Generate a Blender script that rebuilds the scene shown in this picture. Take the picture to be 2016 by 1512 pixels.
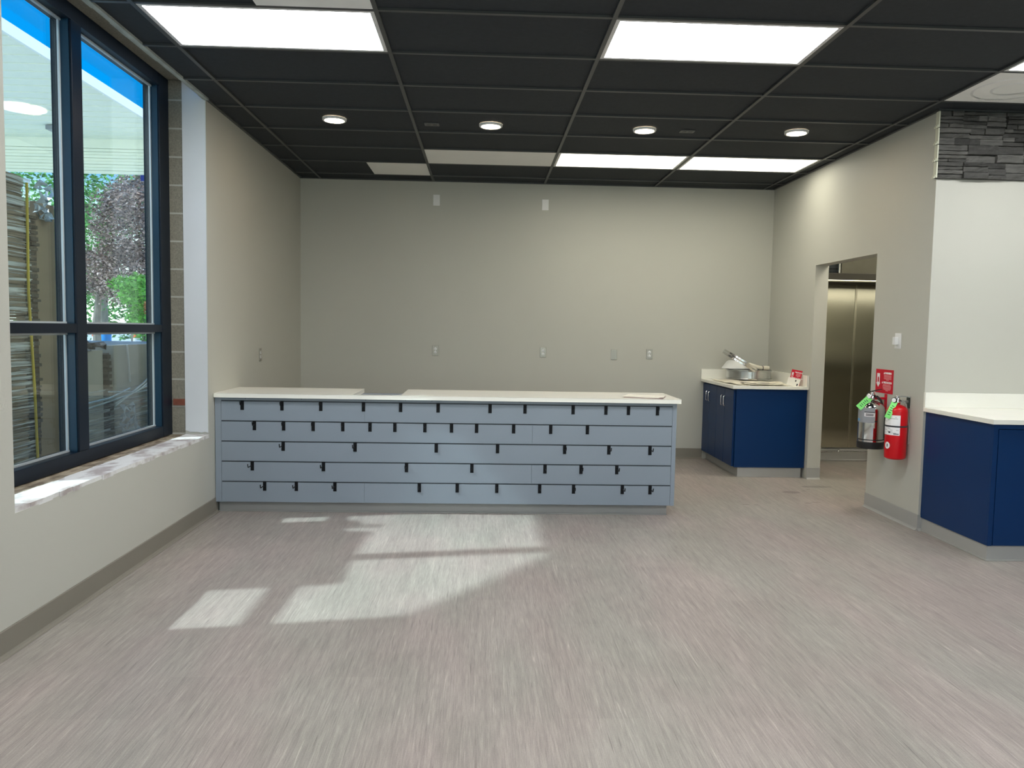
import bpy, math, random
from mathutils import Vector, Matrix
random.seed(7)
for o in list(bpy.data.objects): bpy.data.objects.remove(o)
S = bpy.context.scene
COL = S.collection
R_ = random.random
def U(a, b): return random.uniform(a, b)

# ------------------------------------------------------------------ camera
CAMZ = 1.425
F, PIT, YAW, ROL = 1530.67, -0.0698, 0.038185, 0.017581
cy_, sy_, cp_, sp_, cr_, sr_ = math.cos(YAW), math.sin(YAW), math.cos(PIT), math.sin(PIT), math.cos(ROL), math.sin(ROL)
fw = Vector((sy_*cp_, cy_*cp_, sp_)); rt = Vector((cy_, -sy_, 0)); up = rt.cross(fw)
r2 = cr_*rt + sr_*up; u2 = -sr_*rt + cr_*up
cam = bpy.data.cameras.new('camera'); cam.sensor_width = 36; cam.sensor_fit = 'HORIZONTAL'
cam.lens = F/2016*36; cam.clip_end = 500; cam.clip_start = 0.05
co = bpy.data.objects.new('camera', cam); COL.objects.link(co)
M = Matrix((r2, u2, -fw)).transposed().to_4x4(); M.translation = Vector((0, 0, CAMZ)); co.matrix_world = M
S.camera = co
# ------------------------------------------------------------------ view
S.view_settings.view_transform = 'Standard'; S.view_settings.look = 'None'
S.view_settings.exposure = 0.12; S.view_settings.gamma = 1.0; S.view_settings.use_curve_mapping = False
S.cycles.max_bounces = 10; S.cycles.diffuse_bounces = 6; S.cycles.transparent_max_bounces = 24
S.cycles.caustics_reflective = False; S.cycles.caustics_refractive = False
S.cycles.sample_clamp_indirect = 6
# ------------------------------------------------------------------ world sky
W = bpy.data.worlds.new('sky'); S.world = W; W.use_nodes = True
nt = W.node_tree; nt.nodes.clear()
tc = nt.nodes.new('ShaderNodeTexCoord'); sx = nt.nodes.new('ShaderNodeSeparateXYZ')
cr = nt.nodes.new('ShaderNodeValToRGB'); bg = nt.nodes.new('ShaderNodeBackground'); ow = nt.nodes.new('ShaderNodeOutputWorld')
nt.links.new(tc.outputs['Generated'], sx.inputs[0]); nt.links.new(sx.outputs['Z'], cr.inputs[0])
nt.links.new(cr.outputs[0], bg.inputs[0]); nt.links.new(bg.outputs[0], ow.inputs[0])
e = cr.color_ramp.elements
e[0].position = 0.0; e[0].color = (2.0, 2.15, 2.1, 1)
e[1].position = 1.0; e[1].color = (0.02, 0.16, 0.6, 1)
q = e.new(0.10); q.color = (1.2, 1.45, 1.6, 1)
q = e.new(0.17); q.color = (0.10, 0.42, .85, 1)
q = e.new(0.24); q.color = (0.0, 0.27, .75, 1)
bg.inputs[1].default_value = 1.45
# ------------------------------------------------------------------ sun
SUN_DIR = Vector((0.91, 0.155, -1.0)).normalized()
sl = bpy.data.lights.new('sun', 'SUN'); sl.energy = 5.0; sl.angle = math.radians(1.5); sl.color = (0.84, 0.95, 1.0)
so = bpy.data.objects.new('sun', sl); COL.objects.link(so)
so.rotation_euler = SUN_DIR.to_track_quat('-Z', 'Y').to_euler(); so.location = (-12, -2, 14)
FRONT_L, BACK_L, REAR_L, SPOT_L = 17.0, 6.5, 20.0, 50.0    # luminances of the room's lamps

# ------------------------------------------------------------------ helpers
class MB:
    def __init__(s): s.v = []; s.f = []
    def add(s, vs, fs):
        n = len(s.v); s.v += [tuple(x) for x in vs]; s.f += [tuple(i+n for i in f) for f in fs]; return s
    def box(s, x0, x1, y0, y1, z0, z1):
        return s.add([(x0,y0,z0),(x1,y0,z0),(x1,y1,z0),(x0,y1,z0),(x0,y0,z1),(x1,y0,z1),(x1,y1,z1),(x0,y1,z1)],
                     [(0,3,2,1),(4,5,6,7),(0,1,5,4),(1,2,6,5),(2,3,7,6),(3,0,4,7)])
    def hexa(s, c):   # 8 corners, order of box
        return s.add(c, [(0,3,2,1),(4,5,6,7),(0,1,5,4),(1,2,6,5),(2,3,7,6),(3,0,4,7)])
    def prism(s, poly, a, b, axis='y'):
        # poly: list of 2d points; extruded between a and b along axis
        def P(p, t):
            if axis == 'y': return (p[0], t, p[1])
            if axis == 'x': return (t, p[0], p[1])
            return (p[0], p[1], t)
        n = len(poly); vs = [P(p, a) for p in poly] + [P(p, b) for p in poly]
        fs = [tuple(range(n)), tuple(range(2*n-1, n-1, -1))] + [(i, (i+1) % n, (i+1) % n+n, i+n) for i in range(n)]
        return s.add(vs, fs)
    def frame(s, o, X, Y, Z, x0, x1, y0, y1, z0, z1):
        o = Vector(o)
        c = [o+X*a+Y*b+Z*d for d in (z0, z1) for a, b in ((x0,y0),(x1,y0),(x1,y1),(x0,y1))]
        return s.hexa(c)
    def lathe(s, c, prof, n=32, axis=Vector((0,0,1)), a0=0.0, a1=2*math.pi, close=True):
        # prof: (r, h) along axis
        axis = Vector(axis).normalized()
        t = Vector((1,0,0)) if abs(axis.x) < .9 else Vector((0,1,0))
        A = (t-axis*t.dot(axis)).normalized(); B = axis.cross(A); c = Vector(c)
        full = abs(a1-a0-2*math.pi) < 1e-6; m = n if full else n+1; vs = []
        for r, h in prof:
            for i in range(m):
                a = a0+(a1-a0)*i/n
                vs.append(c+axis*h+(A*math.cos(a)+B*math.sin(a))*r)
        fs = []
        for j in range(len(prof)-1):
            for i in range(n):
                k = (i+1) % m
                fs.append((j*m+i, j*m+k, (j+1)*m+k, (j+1)*m+i))
        if full and close:
            if prof[0][0] > 1e-6: fs.append(tuple(range(m-1, -1, -1)))
            if prof[-1][0] > 1e-6: fs.append(tuple((len(prof)-1)*m+i for i in range(m)))
        return s.add(vs, fs)
    def tube(s, pts, r, n=8):
        pts = [Vector(p) for p in pts]; vs = []; fs = []
        prev = None
        for i, p in enumerate(pts):
            d = (pts[min(i+1, len(pts)-1)]-pts[max(i-1, 0)]).normalized()
            t = prev if prev is not None else (Vector((0,0,1)) if abs(d.z) < .9 else Vector((1,0,0)))
            A = (t-d*t.dot(d)).normalized(); B = d.cross(A); prev = A
            rr = r[i] if isinstance(r, (list, tuple)) else r
            for k in range(n):
                a = 2*math.pi*k/n; vs.append(p+(A*math.cos(a)+B*math.sin(a))*rr)
        for i in range(len(pts)-1):
            for k in range(n):
                l = (k+1) % n; fs.append((i*n+k, i*n+l, (i+1)*n+l, (i+1)*n+k))
        fs.append(tuple(range(n-1, -1, -1))); fs.append(tuple((len(pts)-1)*n+k for k in range(n)))
        return s.add(vs, fs)
    def build(s, name, m, parent=None, bevel=0, smooth=False, solid=0):
        org = ORG.get(parent.name, Vector()) if parent else Vector()
        me = bpy.data.meshes.new(name)
        me.from_pydata([tuple(Vector(v)-org) for v in s.v], [], s.f); me.update()
        o = bpy.data.objects.new(name, me); COL.objects.link(o)
        me.materials.append(m)
        if parent: o.parent = parent; ORG[o.name] = org
        if solid: q = o.modifiers.new('solid', 'SOLIDIFY'); q.thickness = solid; q.offset = 0
        if bevel:
            q = o.modifiers.new('bevel', 'BEVEL'); q.width = bevel; q.segments = 2; q.limit_method = 'ANGLE'
        if smooth:
            for p in me.polygons: p.use_smooth = True
            try: me.set_sharp_from_angle(angle=math.radians(40))
            except Exception: pass
        return o
ORG = {}
def tag(o, label=None, cat=None, group=None, kind=None):
    if label: o['label'] = label
    if cat: o['category'] = cat
    if group: o['group'] = group
    if kind: o['kind'] = kind
    return o
def thing(name, loc, label, cat, group=None, kind=None):
    o = bpy.data.objects.new(name, None); COL.objects.link(o); o.location = loc; o.empty_display_size = .1
    ORG[o.name] = Vector(loc); return tag(o, label, cat, group, kind)
def struct(name, mb, m, **k): return tag(mb.build(name, m, **k), kind='structure')
def copy_tree(o, parent=None):
    c = o.copy(); COL.objects.link(c)
    if parent: c.parent = parent
    for ch in list(o.children): copy_tree(ch, c)
    return c
def text_mesh(txt, O, X, Y, N, size, depth=.0006, cx=True, bold=0.0):
    cu = bpy.data.curves.new('t', 'FONT'); cu.body = txt; cu.size = size; cu.extrude = depth; cu.offset = bold
    cu.align_x = 'CENTER' if cx else 'LEFT'; cu.align_y = 'CENTER'; cu.resolution_u = 3
    to = bpy.data.objects.new('t', cu); COL.objects.link(to)
    dg = bpy.context.evaluated_depsgraph_get(); me = bpy.data.meshes.new_from_object(to.evaluated_get(dg))
    mb = MB(); O = Vector(O)
    mb.add([O+X*v.co.x+Y*v.co.y+N*v.co.z for v in me.vertices], [tuple(p.vertices) for p in me.polygons])
    bpy.data.objects.remove(to); bpy.data.curves.remove(cu); bpy.data.meshes.remove(me)
    return mb

# ------------------------------------------------------------------ materials
def newmat(name):
    m = bpy.data.materials.new(name); m.use_nodes = True
    n = m.node_tree; b = n.nodes['Principled BSDF']; return m, n, b
def P(name, col, rough=.5, metal=0.0, var=.06, vscale=(6,6,6), bump=0.0, bscale=200, spec=.5, island=0.0, coat=0.0):
    m, n, b = newmat(name); N = n.nodes; L = n.links
    b.inputs['Roughness'].default_value = rough; b.inputs['Metallic'].default_value = metal
    b.inputs['Specular IOR Level'].default_value = spec; b.inputs['Coat Weight'].default_value = coat
    g = N.new('ShaderNodeNewGeometry'); mp = N.new('ShaderNodeMapping'); mp.inputs['Scale'].default_value = vscale
    nz = N.new('ShaderNodeTexNoise'); nz.inputs['Scale'].default_value = 1; nz.inputs['Detail'].default_value = 4
    L.new(g.outputs['Position'], mp.inputs[0]); L.new(mp.outputs[0], nz.inputs['Vector'])
    mr = N.new('ShaderNodeMapRange'); mr.inputs['From Min'].default_value = .25; mr.inputs['From Max'].default_value = .75
    mr.inputs['To Min'].default_value = 1-var; mr.inputs['To Max'].default_value = 1+var
    L.new(nz.outputs[0], mr.inputs[0]); val = mr.outputs[0]
    if island:
        mi = N.new('ShaderNodeMapRange'); mi.inputs['To Min'].default_value = 1-island; mi.inputs['To Max'].default_value = 1+island
        L.new(g.outputs['Random Per Island'], mi.inputs[0]); mu = N.new('ShaderNodeMath'); mu.operation = 'MULTIPLY'
        L.new(val, mu.inputs[0]); L.new(mi.outputs[0], mu.inputs[1]); val = mu.outputs[0]
    vm = N.new('ShaderNodeVectorMath'); vm.operation = 'SCALE'; vm.inputs[0].default_value = col[:3]
    L.new(val, vm.inputs['Scale']); L.new(vm.outputs[0], b.inputs['Base Color'])
    if bump:
        n2 = N.new('ShaderNodeTexNoise'); n2.inputs['Scale'].default_value = bscale; n2.inputs['Detail'].default_value = 3
        L.new(g.outputs['Position'], n2.inputs['Vector'])
        bp = N.new('ShaderNodeBump'); bp.inputs['Strength'].default_value = bump; bp.inputs['Distance'].default_value = .002
        L.new(n2.outputs[0], bp.inputs['Height']); L.new(bp.outputs[0], b.inputs['Normal'])
    return m
def EM(name, col, s, edge=0.0):
    m, n, b = newmat(name); b.inputs['Base Color'].default_value = (.8, .8, .8, 1)
    b.inputs['Emission Color'].default_value = (*col, 1); b.inputs['Emission Strength'].default_value = s; return m
WALL = P('greige_paint', (.515, .51, .455), .55, var=.02, vscale=(.7,.7,.7), bump=.12, bscale=260, spec=.3)
RET = P('white_drywall', (.66, .68, .70), .6, var=.03, vscale=(3,3,3), bump=.1, bscale=150, spec=.3)
TILE = P('black_ceiling_tile', (.031, .036, .042), .75, var=.10, vscale=(30,30,30), bump=.35, bscale=420, spec=.25)
GRID = P('black_grid_metal', (.050, .053, .054), .42, var=.05, spec=.5)
WTILE = P('white_panel', (.90, .90, .88), .6, var=.02)
LFR = P('light_frame', (.75, .75, .75), .45, var=.02)
BASE = P('rubber_base', (.225, .205, .170), .42, var=.03, vscale=(2,2,2), spec=.4)
BASEG = P('grey_rubber_base', (.37, .365, .345), .45, var=.03, vscale=(2,2,2), spec=.4)
SLAT = P('slatwall_grey', (.245, .285, .33), .42, var=.015, vscale=(1,1,1), spec=.35)
GROOVE = P('slat_groove', (.035, .045, .055), .5, var=.02)
QUARTZ = P('white_quartz', (.88, .865, .785), .22, var=.02, vscale=(3,3,3), spec=.5)
HOOK = P('black_hook', (.004, .0045, .006), .5, var=.05, spec=.2)
BLUE = P('navy_laminate', (.002, .028, .108), .38, var=.04, vscale=(1.5,1.5,4), bump=.05, bscale=300, spec=.22)
CHROME = P('chrome', (.75, .75, .75), .15, 1.0, var=.02)
GALV = P('galvanised_steel', (.55, .56, .56), .28, 1.0, var=.15, vscale=(12,12,12))
STEEL = P('stainless_sheet', (.52, .50, .40), .15, 1.0, var=.12, vscale=(1.2,1,3.2), bump=.03, bscale=5)
STEELM = P('stainless_polished', (.72, .71, .69), .09, 1.0, var=.02)
BLACK = P('black_plastic', (.012, .012, .013), .4, var=.05)
WHITE = P('white_plastic', (.80, .80, .79), .35, var=.01)
REDP = P('red_enamel', (.56, .002, .008), .30, var=.02, coat=.08, spec=.35)
REDS = P('red_sign', (.62, .008, .028), .5, var=.02, spec=.25)
WHT = P('white_print', (.85, .83, .83), .6, var=.01)
PINK = P('small_print', (.80, .34, .36), .6, var=.01)
GREEN = P('green_tag', (.24, .80, .20), .55, var=.03)
YEL = P('yellow_print', (.85, .70, .05), .5, var=.02)
DARKP = P('dark_print', (.03, .03, .035), .6, var=.02)
LBLUE = P('blue_print', (.12, .38, .70), .5, var=.02)
LGREY = P('grey_label', (.30, .31, .33), .35, var=.02)
PAPER = P('paper', (.80, .77, .68), .7, var=.03, vscale=(20,20,20))
CANVAS = P('cream_canvas', (.74, .69, .57), .85, var=.06, vscale=(25,25,25), bump=.2, bscale=500)
WPLAST = P('white_film', (.82, .82, .80), .6, var=.03)
PEWTER = P('brushed_plate', (.36, .335, .29), .32, .7, var=.03)
FRAME = P('blue_black_aluminium', (.004, .009, .018), .38, var=.05, spec=.22)
FRAMEI = P('inner_aluminium', (.008, .040, .075), .30, var=.05, spec=.4)
BEAD = P('bright_bead', (.55, .60, .62), .35, .3, var=.04)
CANOPY = P('canopy_white', (.95, .96, .82), .45, var=.02)
NAVYF = P('navy_fascia', (.01, .03, .30), .5, var=.02)
CARD = P('cardboard', (.30, .235, .17), .8, var=.08, vscale=(2,2,9))
CARDT = P('cardboard_light', (.52, .50, .46), .8, var=.05)
CARDD = P('cardboard_edges', (.10, .085, .07), .85, var=.5, vscale=(60,60,60))
BROWNF = P('wrapped_flap', (.14, .12, .11), .6, var=.3, vscale=(20,20,20))
STRAPY = P('yellow_strap', (.62, .47, .05), .5, var=.05)
BRICK = P('red_brick', (.20, .06, .035), .85, var=.2, vscale=(30,30,30))
LEAFG = P('green_leaves', (.17, .42, .10), .6, var=.3, vscale=(.8,.8,.8), island=.6)
LEAFL = P('lime_leaves', (.32, .66, .12), .6, var=.3, vscale=(1.2,1.2,1.2), island=.5)
LEAFP = P('copper_leaves', (.40, .29, .25), .5, var=.4, vscale=(.9,.9,.9), island=.8, spec=.3)
LEAFO = P('orange_leaves', (.70, .30, .12), .6, var=.3, island=.4)
BARK = P('bark', (.30, .26, .21), .9, var=.3, vscale=(12,12,3))
BARREL = P('blue_barrel', (.01, .28, .70), .4, var=.03)
ORANGE = P('orange_plastic', (.95, .16, .03), .5, var=.03)
PAVE = P('pavement', (.80, .79, .74), .85, var=.07, vscale=(.4,.4,.4), bump=.2, bscale=60)

def glass_mat():
    m, n, b = newmat('window_glass'); N = n.nodes; L = n.links; out = N['Material Output']; N.remove(b)
    tr = N.new('ShaderNodeBsdfTransparent'); tr.inputs[0].default_value = (.90, .95, .93, 1)
    gl = N.new('ShaderNodeBsdfGlossy'); gl.inputs['Roughness'].default_value = .0
    fr = N.new('ShaderNodeFresnel'); gg = N.new('ShaderNodeNewGeometry')
    io = N.new('ShaderNodeMix'); io.data_type = 'FLOAT'; io.inputs[2].default_value = 1.45; io.inputs[3].default_value = 1/1.45
    L.new(gg.outputs['Backfacing'], io.inputs[0]); L.new(io.outputs[0], fr.inputs[0])
    mu = N.new('ShaderNodeMath'); mu.operation = 'MULTIPLY'; mu.inputs[1].default_value = 1.0
    mx = N.new('ShaderNodeMixShader'); L.new(fr.outputs[0], mu.inputs[0]); L.new(mu.outputs[0], mx.inputs[0])
    L.new(tr.outputs[0], mx.inputs[1]); L.new(gl.outputs[0], mx.inputs[2]); L.new(mx.outputs[0], out.inputs[0]); return m
GLASS = glass_mat()
def film_mat():
    m, n, b = newmat('stretch_film'); N = n.nodes; L = n.links; out = N['Material Output']
    b.inputs['Base Color'].default_value = (.80, .86, .92, 1); b.inputs['Roughness'].default_value = .18
    g = N.new('ShaderNodeNewGeometry'); mp = N.new('ShaderNodeMapping'); mp.inputs['Scale'].default_value = (1, 1.3, 60)
    mp.inputs['Rotation'].default_value = (.10, 0, 0)
    nz = N.new('ShaderNodeTexNoise'); nz.inputs['Scale'].default_value = 1; nz.inputs['Detail'].default_value = 4; nz.inputs['Distortion'].default_value = .5
    cr = N.new('ShaderNodeValToRGB'); cr.color_ramp.elements[0].position = .47; cr.color_ramp.elements[0].color = (.04,.04,.04,1)
    cr.color_ramp.elements[1].position = .64; cr.color_ramp.elements[1].color = (.85,.85,.85,1)
    tr = N.new('ShaderNodeBsdfTransparent'); mx = N.new('ShaderNodeMixShader')
    L.new(g.outputs['Position'], mp.inputs[0]); L.new(mp.outputs[0], nz.inputs['Vector']); L.new(nz.outputs[0], cr.inputs[0])
    L.new(cr.outputs[0], mx.inputs[0]); L.new(tr.outputs[0], mx.inputs[1]); L.new(b.outputs[0], mx.inputs[2]); L.new(mx.outputs[0], out.inputs[0])
    return m
FILM = film_mat()
def floor_mat():
    m, n, b = newmat('vinyl_floor'); N = n.nodes; L = n.links
    g = N.new('ShaderNodeNewGeometry')
    def noise(sc, det=4, scl=1.0, rough=.5, dist=0.0):
        mp = N.new('ShaderNodeMapping'); mp.inputs['Scale'].default_value = sc
        nz = N.new('ShaderNodeTexNoise'); nz.inputs['Scale'].default_value = scl; nz.inputs['Detail'].default_value = det
        nz.inputs['Roughness'].default_value = rough; nz.inputs['Distortion'].default_value = dist
        L.new(g.outputs['Position'], mp.inputs[0]); L.new(mp.outputs[0], nz.inputs['Vector']); return nz.outputs[0]
    def mr(v, a, c, d, e2):
        r = N.new('ShaderNodeMapRange'); L.new(v, r.inputs[0])
        for i, x in zip((1,2,3,4), (a,c,d,e2)): r.inputs[i].default_value = x
        return r.outputs[0]
    def mul(a, c):
        u = N.new('ShaderNodeMath'); u.operation = 'MULTIPLY'; L.new(a, u.inputs[0]); L.new(c, u.inputs[1]); return u.outputs[0]
    # planks: brick texture along y
    mp = N.new('ShaderNodeMapping'); mp.inputs['Rotation'].default_value = (0, 0, math.pi/2)
    L.new(g.outputs['Position'], mp.inputs[0])
    br = N.new('ShaderNodeTexBrick'); L.new(mp.outputs[0], br.inputs['Vector'])
    br.inputs['Color1'].default_value = (0,0,0,1); br.inputs['Color2'].default_value = (1,1,1,1); br.inputs['Mortar'].default_value = (.5,.5,.5,1)
    br.inputs['Scale'].default_value = 1; br.inputs['Brick Width'].default_value = .92; br.inputs['Row Height'].default_value = .31
    br.inputs['Mortar Size'].default_value = .0012; br.inputs['Bias'].default_value = 0; br.offset = .37
    pl = mr(br.outputs['Color'], 0, 1, .955, 1.045)
    s1 = mr(noise((52, 2.2, 1), 5, 1, .65, .3), .3, .7, .84, 1.16)
    s2 = mr(noise((190, 8, 1), 4, 1, .7), .3, .7, .80, 1.20)
    s3 = mr(noise((5, 2.2, 1), 3), .3, .7, .94, 1.06)
    s4 = mr(noise((260, 170, 1), 3, 1, .7), .3, .7, .87, 1.13)
    fl = mr(noise((110, 3.4, 1), 2, 1, .5, .6), .64, .76, 1.0, 1.40)
    dk = mr(noise((150, 4.5, 3), 2, 1, .5, .4), .25, .37, .66, 1.0)
    v = mul(mul(mul(s1, s2), mul(s3, s4)), mul(pl, mul(fl, dk)))
    # a few damp marks on the floor near the doorway
    for (mx_, my_, rx, ry) in ((2.81, 6.86, .085, .055), (3.15, 7.12, .16, .045), (2.22, 6.34, .035, .02), (2.30, 6.33, .02, .015), (2.95, 6.92, .02, .014), (3.02, 6.99, .018, .013), (2.78, 6.42, .03, .015), (2.86, 6.45, .05, .014)):
        sb = N.new('ShaderNodeVectorMath'); sb.operation = 'SUBTRACT'; sb.inputs[1].default_value = (mx_, my_, 0); L.new(g.outputs['Position'], sb.inputs[0])
        dv = N.new('ShaderNodeVectorMath'); dv.operation = 'DIVIDE'; dv.inputs[1].default_value = (rx, ry, 1); L.new(sb.outputs[0], dv.inputs[0])
        ln = N.new('ShaderNodeVectorMath'); ln.operation = 'LENGTH'; L.new(dv.outputs[0], ln.inputs[0])
        v = mul(v, mr(ln.outputs['Value'], .82, 1.05, .66, 1.0))
    hue = N.new('ShaderNodeMix'); hue.data_type = 'RGBA'
    hue.inputs[6].default_value = (.318, .272, .250, 1); hue.inputs[7].default_value = (.300, .277, .247, 1)
    L.new(mr(noise((2.2, .9, 1), 2), .38, .62, 0, 1), hue.inputs[0])
    vm = N.new('ShaderNodeVectorMath'); vm.operation = 'SCALE'; L.new(hue.outputs[2], vm.inputs[0]); L.new(v, vm.inputs['Scale'])
    L.new(vm.outputs[0], b.inputs['Base Color']); b.inputs['Roughness'].default_value = .42; b.inputs['Specular IOR Level'].default_value = .35
    bp = N.new('ShaderNodeBump'); bp.inputs['Strength'].default_value = .15; bp.inputs['Distance'].default_value = .001
    L.new(s1, bp.inputs['Height']); L.new(bp.outputs[0], b.inputs['Normal']); return m
FLOOR = floor_mat()
def block_mat():
    m, n, b = newmat('concrete_block'); N = n.nodes; L = n.links; g = N.new('ShaderNodeNewGeometry')
    nz = N.new('ShaderNodeTexNoise'); nz.inputs['Scale'].default_value = 90; nz.inputs['Detail'].default_value = 5
    L.new(g.outputs['Position'], nz.inputs['Vector'])
    cr = N.new('ShaderNodeValToRGB'); cr.color_ramp.elements[0].color = (.13,.12,.09,1); cr.color_ramp.elements[1].color = (.33,.31,.25,1)
    L.new(nz.outputs[0], cr.inputs[0]); sx = N.new('ShaderNodeSeparateXYZ'); L.new(g.outputs['Position'], sx.inputs[0])
    md = N.new('ShaderNodeMath'); md.operation = 'PINGPONG'; md.inputs[1].default_value = .1
    ad = N.new('ShaderNodeMath'); ad.operation = 'ADD'; ad.inputs[1].default_value = -.02; L.new(sx.outputs['Z'], ad.inputs[0]); L.new(ad.outputs[0], md.inputs[0])
    lt = N.new('ShaderNodeMath'); lt.operation = 'LESS_THAN'; lt.inputs[1].default_value = .006; L.new(md.outputs[0], lt.inputs[0])
    mx = N.new('ShaderNodeMix'); mx.data_type = 'RGBA'; mx.inputs[7].default_value = (.42,.41,.36,1); L.new(cr.outputs[0], mx.inputs[6]); L.new(lt.outputs[0], mx.inputs[0])
    L.new(mx.outputs[2], b.inputs['Base Color']); b.inputs['Roughness'].default_value = .9
    bp = N.new('ShaderNodeBump'); bp.inputs['Strength'].default_value = .6; bp.inputs['Distance'].default_value = .004; L.new(nz.outputs[0], bp.inputs['Height']); L.new(bp.outputs[0], b.inputs['Normal'])
    return m
BLOCK = block_mat()
def blotch(name, c0, c1, sc, lo=.4, hi=.62, rough=.7, bump=.3):
    m, n, b = newmat(name); N = n.nodes; L = n.links; g = N.new('ShaderNodeNewGeometry')
    mp = N.new('ShaderNodeMapping'); mp.inputs['Scale'].default_value = sc; L.new(g.outputs['Position'], mp.inputs[0])
    nz = N.new('ShaderNodeTexNoise'); nz.inputs['Scale'].default_value = 1; nz.inputs['Detail'].default_value = 6; L.new(mp.outputs[0], nz.inputs['Vector'])
    cr = N.new('ShaderNodeValToRGB'); cr.color_ramp.elements[0].color = (*c0,1); cr.color_ramp.elements[1].color = (*c1,1)
    cr.color_ramp.elements[0].position = lo; cr.color_ramp.elements[1].position = hi
    L.new(nz.outputs[0], cr.inputs[0]); L.new(cr.outputs[0], b.inputs['Base Color']); b.inputs['Roughness'].default_value = rough
    bp = N.new('ShaderNodeBump'); bp.inputs['Strength'].default_value = bump; bp.inputs['Distance'].default_value = .004
    L.new(nz.outputs[0], bp.inputs['Height']); L.new(bp.outputs[0], b.inputs['Normal']); return m
SILLW = blotch('plastered_sill', (.42,.37,.36), (.74,.74,.73), (9,6,9), .36, .52)
SILLB = blotch('raw_block_sill', (.17,.13,.09), (.42,.36,.27), (22,7,20))
STONE = P('ledge_stone', (.070, .068, .063), .7, var=.40, vscale=(9,20,55), bump=1.0, bscale=45, island=.55, spec=.35)
CREAM = P('cream_moulding', (.72, .72, .58), .6, var=.03)
PANEL_F = EM('front_diffuser', (.98, .99, .98), FRONT_L)
PANEL_B = EM('back_diffuser', (1.0, .955, .80), BACK_L)
PANEL_R = EM('rear_diffuser', (.95, .98, 1.0), REAR_L)
DOWN = EM('warm_diffuser', (1.0, .78, .52), SPOT_L)
CLIGHT = EM('canopy_lamp', (1, 1, 1), 1.2)

# ------------------------------------------------------------------ dimensions
XL, XR, YB, CZ = -2.01, 3.22, 8.67, 3.026
YC = 5.53                                     # face of the wall on the right
WY0, WY1, WZ0, WZ1 = 3.39, 5.775, .615, 3.16  # window opening
DY0, DY1, DZ = 6.32, 7.50, 2.10               # doorway opening
TOP = 3.3
# ------------------------------------------------------------------ floor and walls
struct('floor', MB().box(-2.4, 7.2, -4.2, 8.8, -.1, 0), FLOOR)
m = MB()
T0 = XL-.17
m.box(T0, XL, -4, WY0, 0, TOP); m.box(T0, XL, WY1, YB, 0, TOP); m.box(T0, XL, WY0, WY1, 0, WZ0-.02); m.box(T0, XL, WY0, WY1, WZ1, TOP)
struct('wall_left', m, WALL)
m = MB().box(-2.45, T0-.002, -4, WY0-.02, -.1, TOP).box(-2.45, T0-.002, WY1, YB, -.1, TOP).box(-2.45, T0-.002, WY0-.02, WY1, -.1, WZ0-.012).box(-2.45, T0-.002, WY0-.02, WY1, WZ1, TOP)
struct('wall_block', m, BLOCK)
# drywall return on the right side of the window recess, bottom edge ragged
m = MB()
pts = [(T0+.002, .645), (T0+.02, .64), (T0+.035, .632), (T0+.09, .634), (T0+.12, .628), (T0+.145, .636), (XL, .625)]
m.prism(pts + [(XL, TOP-.05), (T0+.002, TOP-.05)], WY1-.006, WY1-.0005, 'y')
struct('trim_1', m, RET)
struct('trim_2', MB().box(XL-.0022, XL+.0022, WY1-.008, WY1+.004, .625, CZ), WALL)
m = MB().box(-2.262, -2.18, WY1-.012, WY1+.001, .83, .875)
struct('trim_3', m, BRICK)
# window sill: plaster strip and raw block strip
m = MB()
n = 40
for i in range(n):
    y0 = WY0+(WY1-WY0)*i/n; y1 = WY0+(WY1-WY0)*(i+1)/n
    m.box(T0+.004+U(-.004, .006), XL+U(-.003, .004), y0, y1, WZ0-.025, WZ0)
struct('trim_4', m, SILLW)
m = MB()
for i in range(n):
    y0 = WY0+(WY1-WY0)*i/n; y1 = WY0+(WY1-WY0)*(i+1)/n
    m.box(-2.30, T0-.004+U(-.004, .002), y0, y1, WZ0-.03, WZ0-.004+U(-.002, .001))
struct('trim_5', m, SILLB)
struct('wall_back', MB().box(-2.2, 7.2, YB, YB+.13, 0, TOP), WALL)
m = MB().box(XR, XR+.13, YC, DY0, 0, TOP).box(XR, XR+.13, DY1, YB, 0, TOP).box(XR, XR+.13, DY0, DY1, DZ, TOP)
struct('wall_right', m, WALL)
struct('wall_center', MB().box(XR+.13, 7.2, YC, YC+.13, 0, TOP), WALL)
struct('wall_side', MB().box(7.2, 7.33, -4.13, 8.8, 0, TOP), WALL)
m = MB().box(-2.45, -1.4, -4.13, -4, 0, TOP).box(6.4, 7.2, -4.13, -4, 0, TOP).box(-1.4, 6.4, -4.13, -4, 0, .5).box(-1.4, 6.4, -4.13, -4, 2.7, TOP)
struct('wall_front', m, WALL)
w2 = thing('window_2', (2.5, -4.1, .5), None, None, kind='structure')
m = MB().box(-1.4, 6.4, -4.12, -4.02, .5, .57).box(-1.4, 6.4, -4.12, -4.02, 2.63, 2.7)
for i in range(6): m.box(-1.4+i*1.546, -1.33+i*1.546, -4.12, -4.02, .57, 2.63)
m.build('window_frame', FRAME, w2)
for i in range(5): MB().box(-1.33+i*1.546, -1.4+(i+1)*1.546, -4.075, -4.068, .57, 2.63).build('glass_pane', GLASS, w2)
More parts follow.
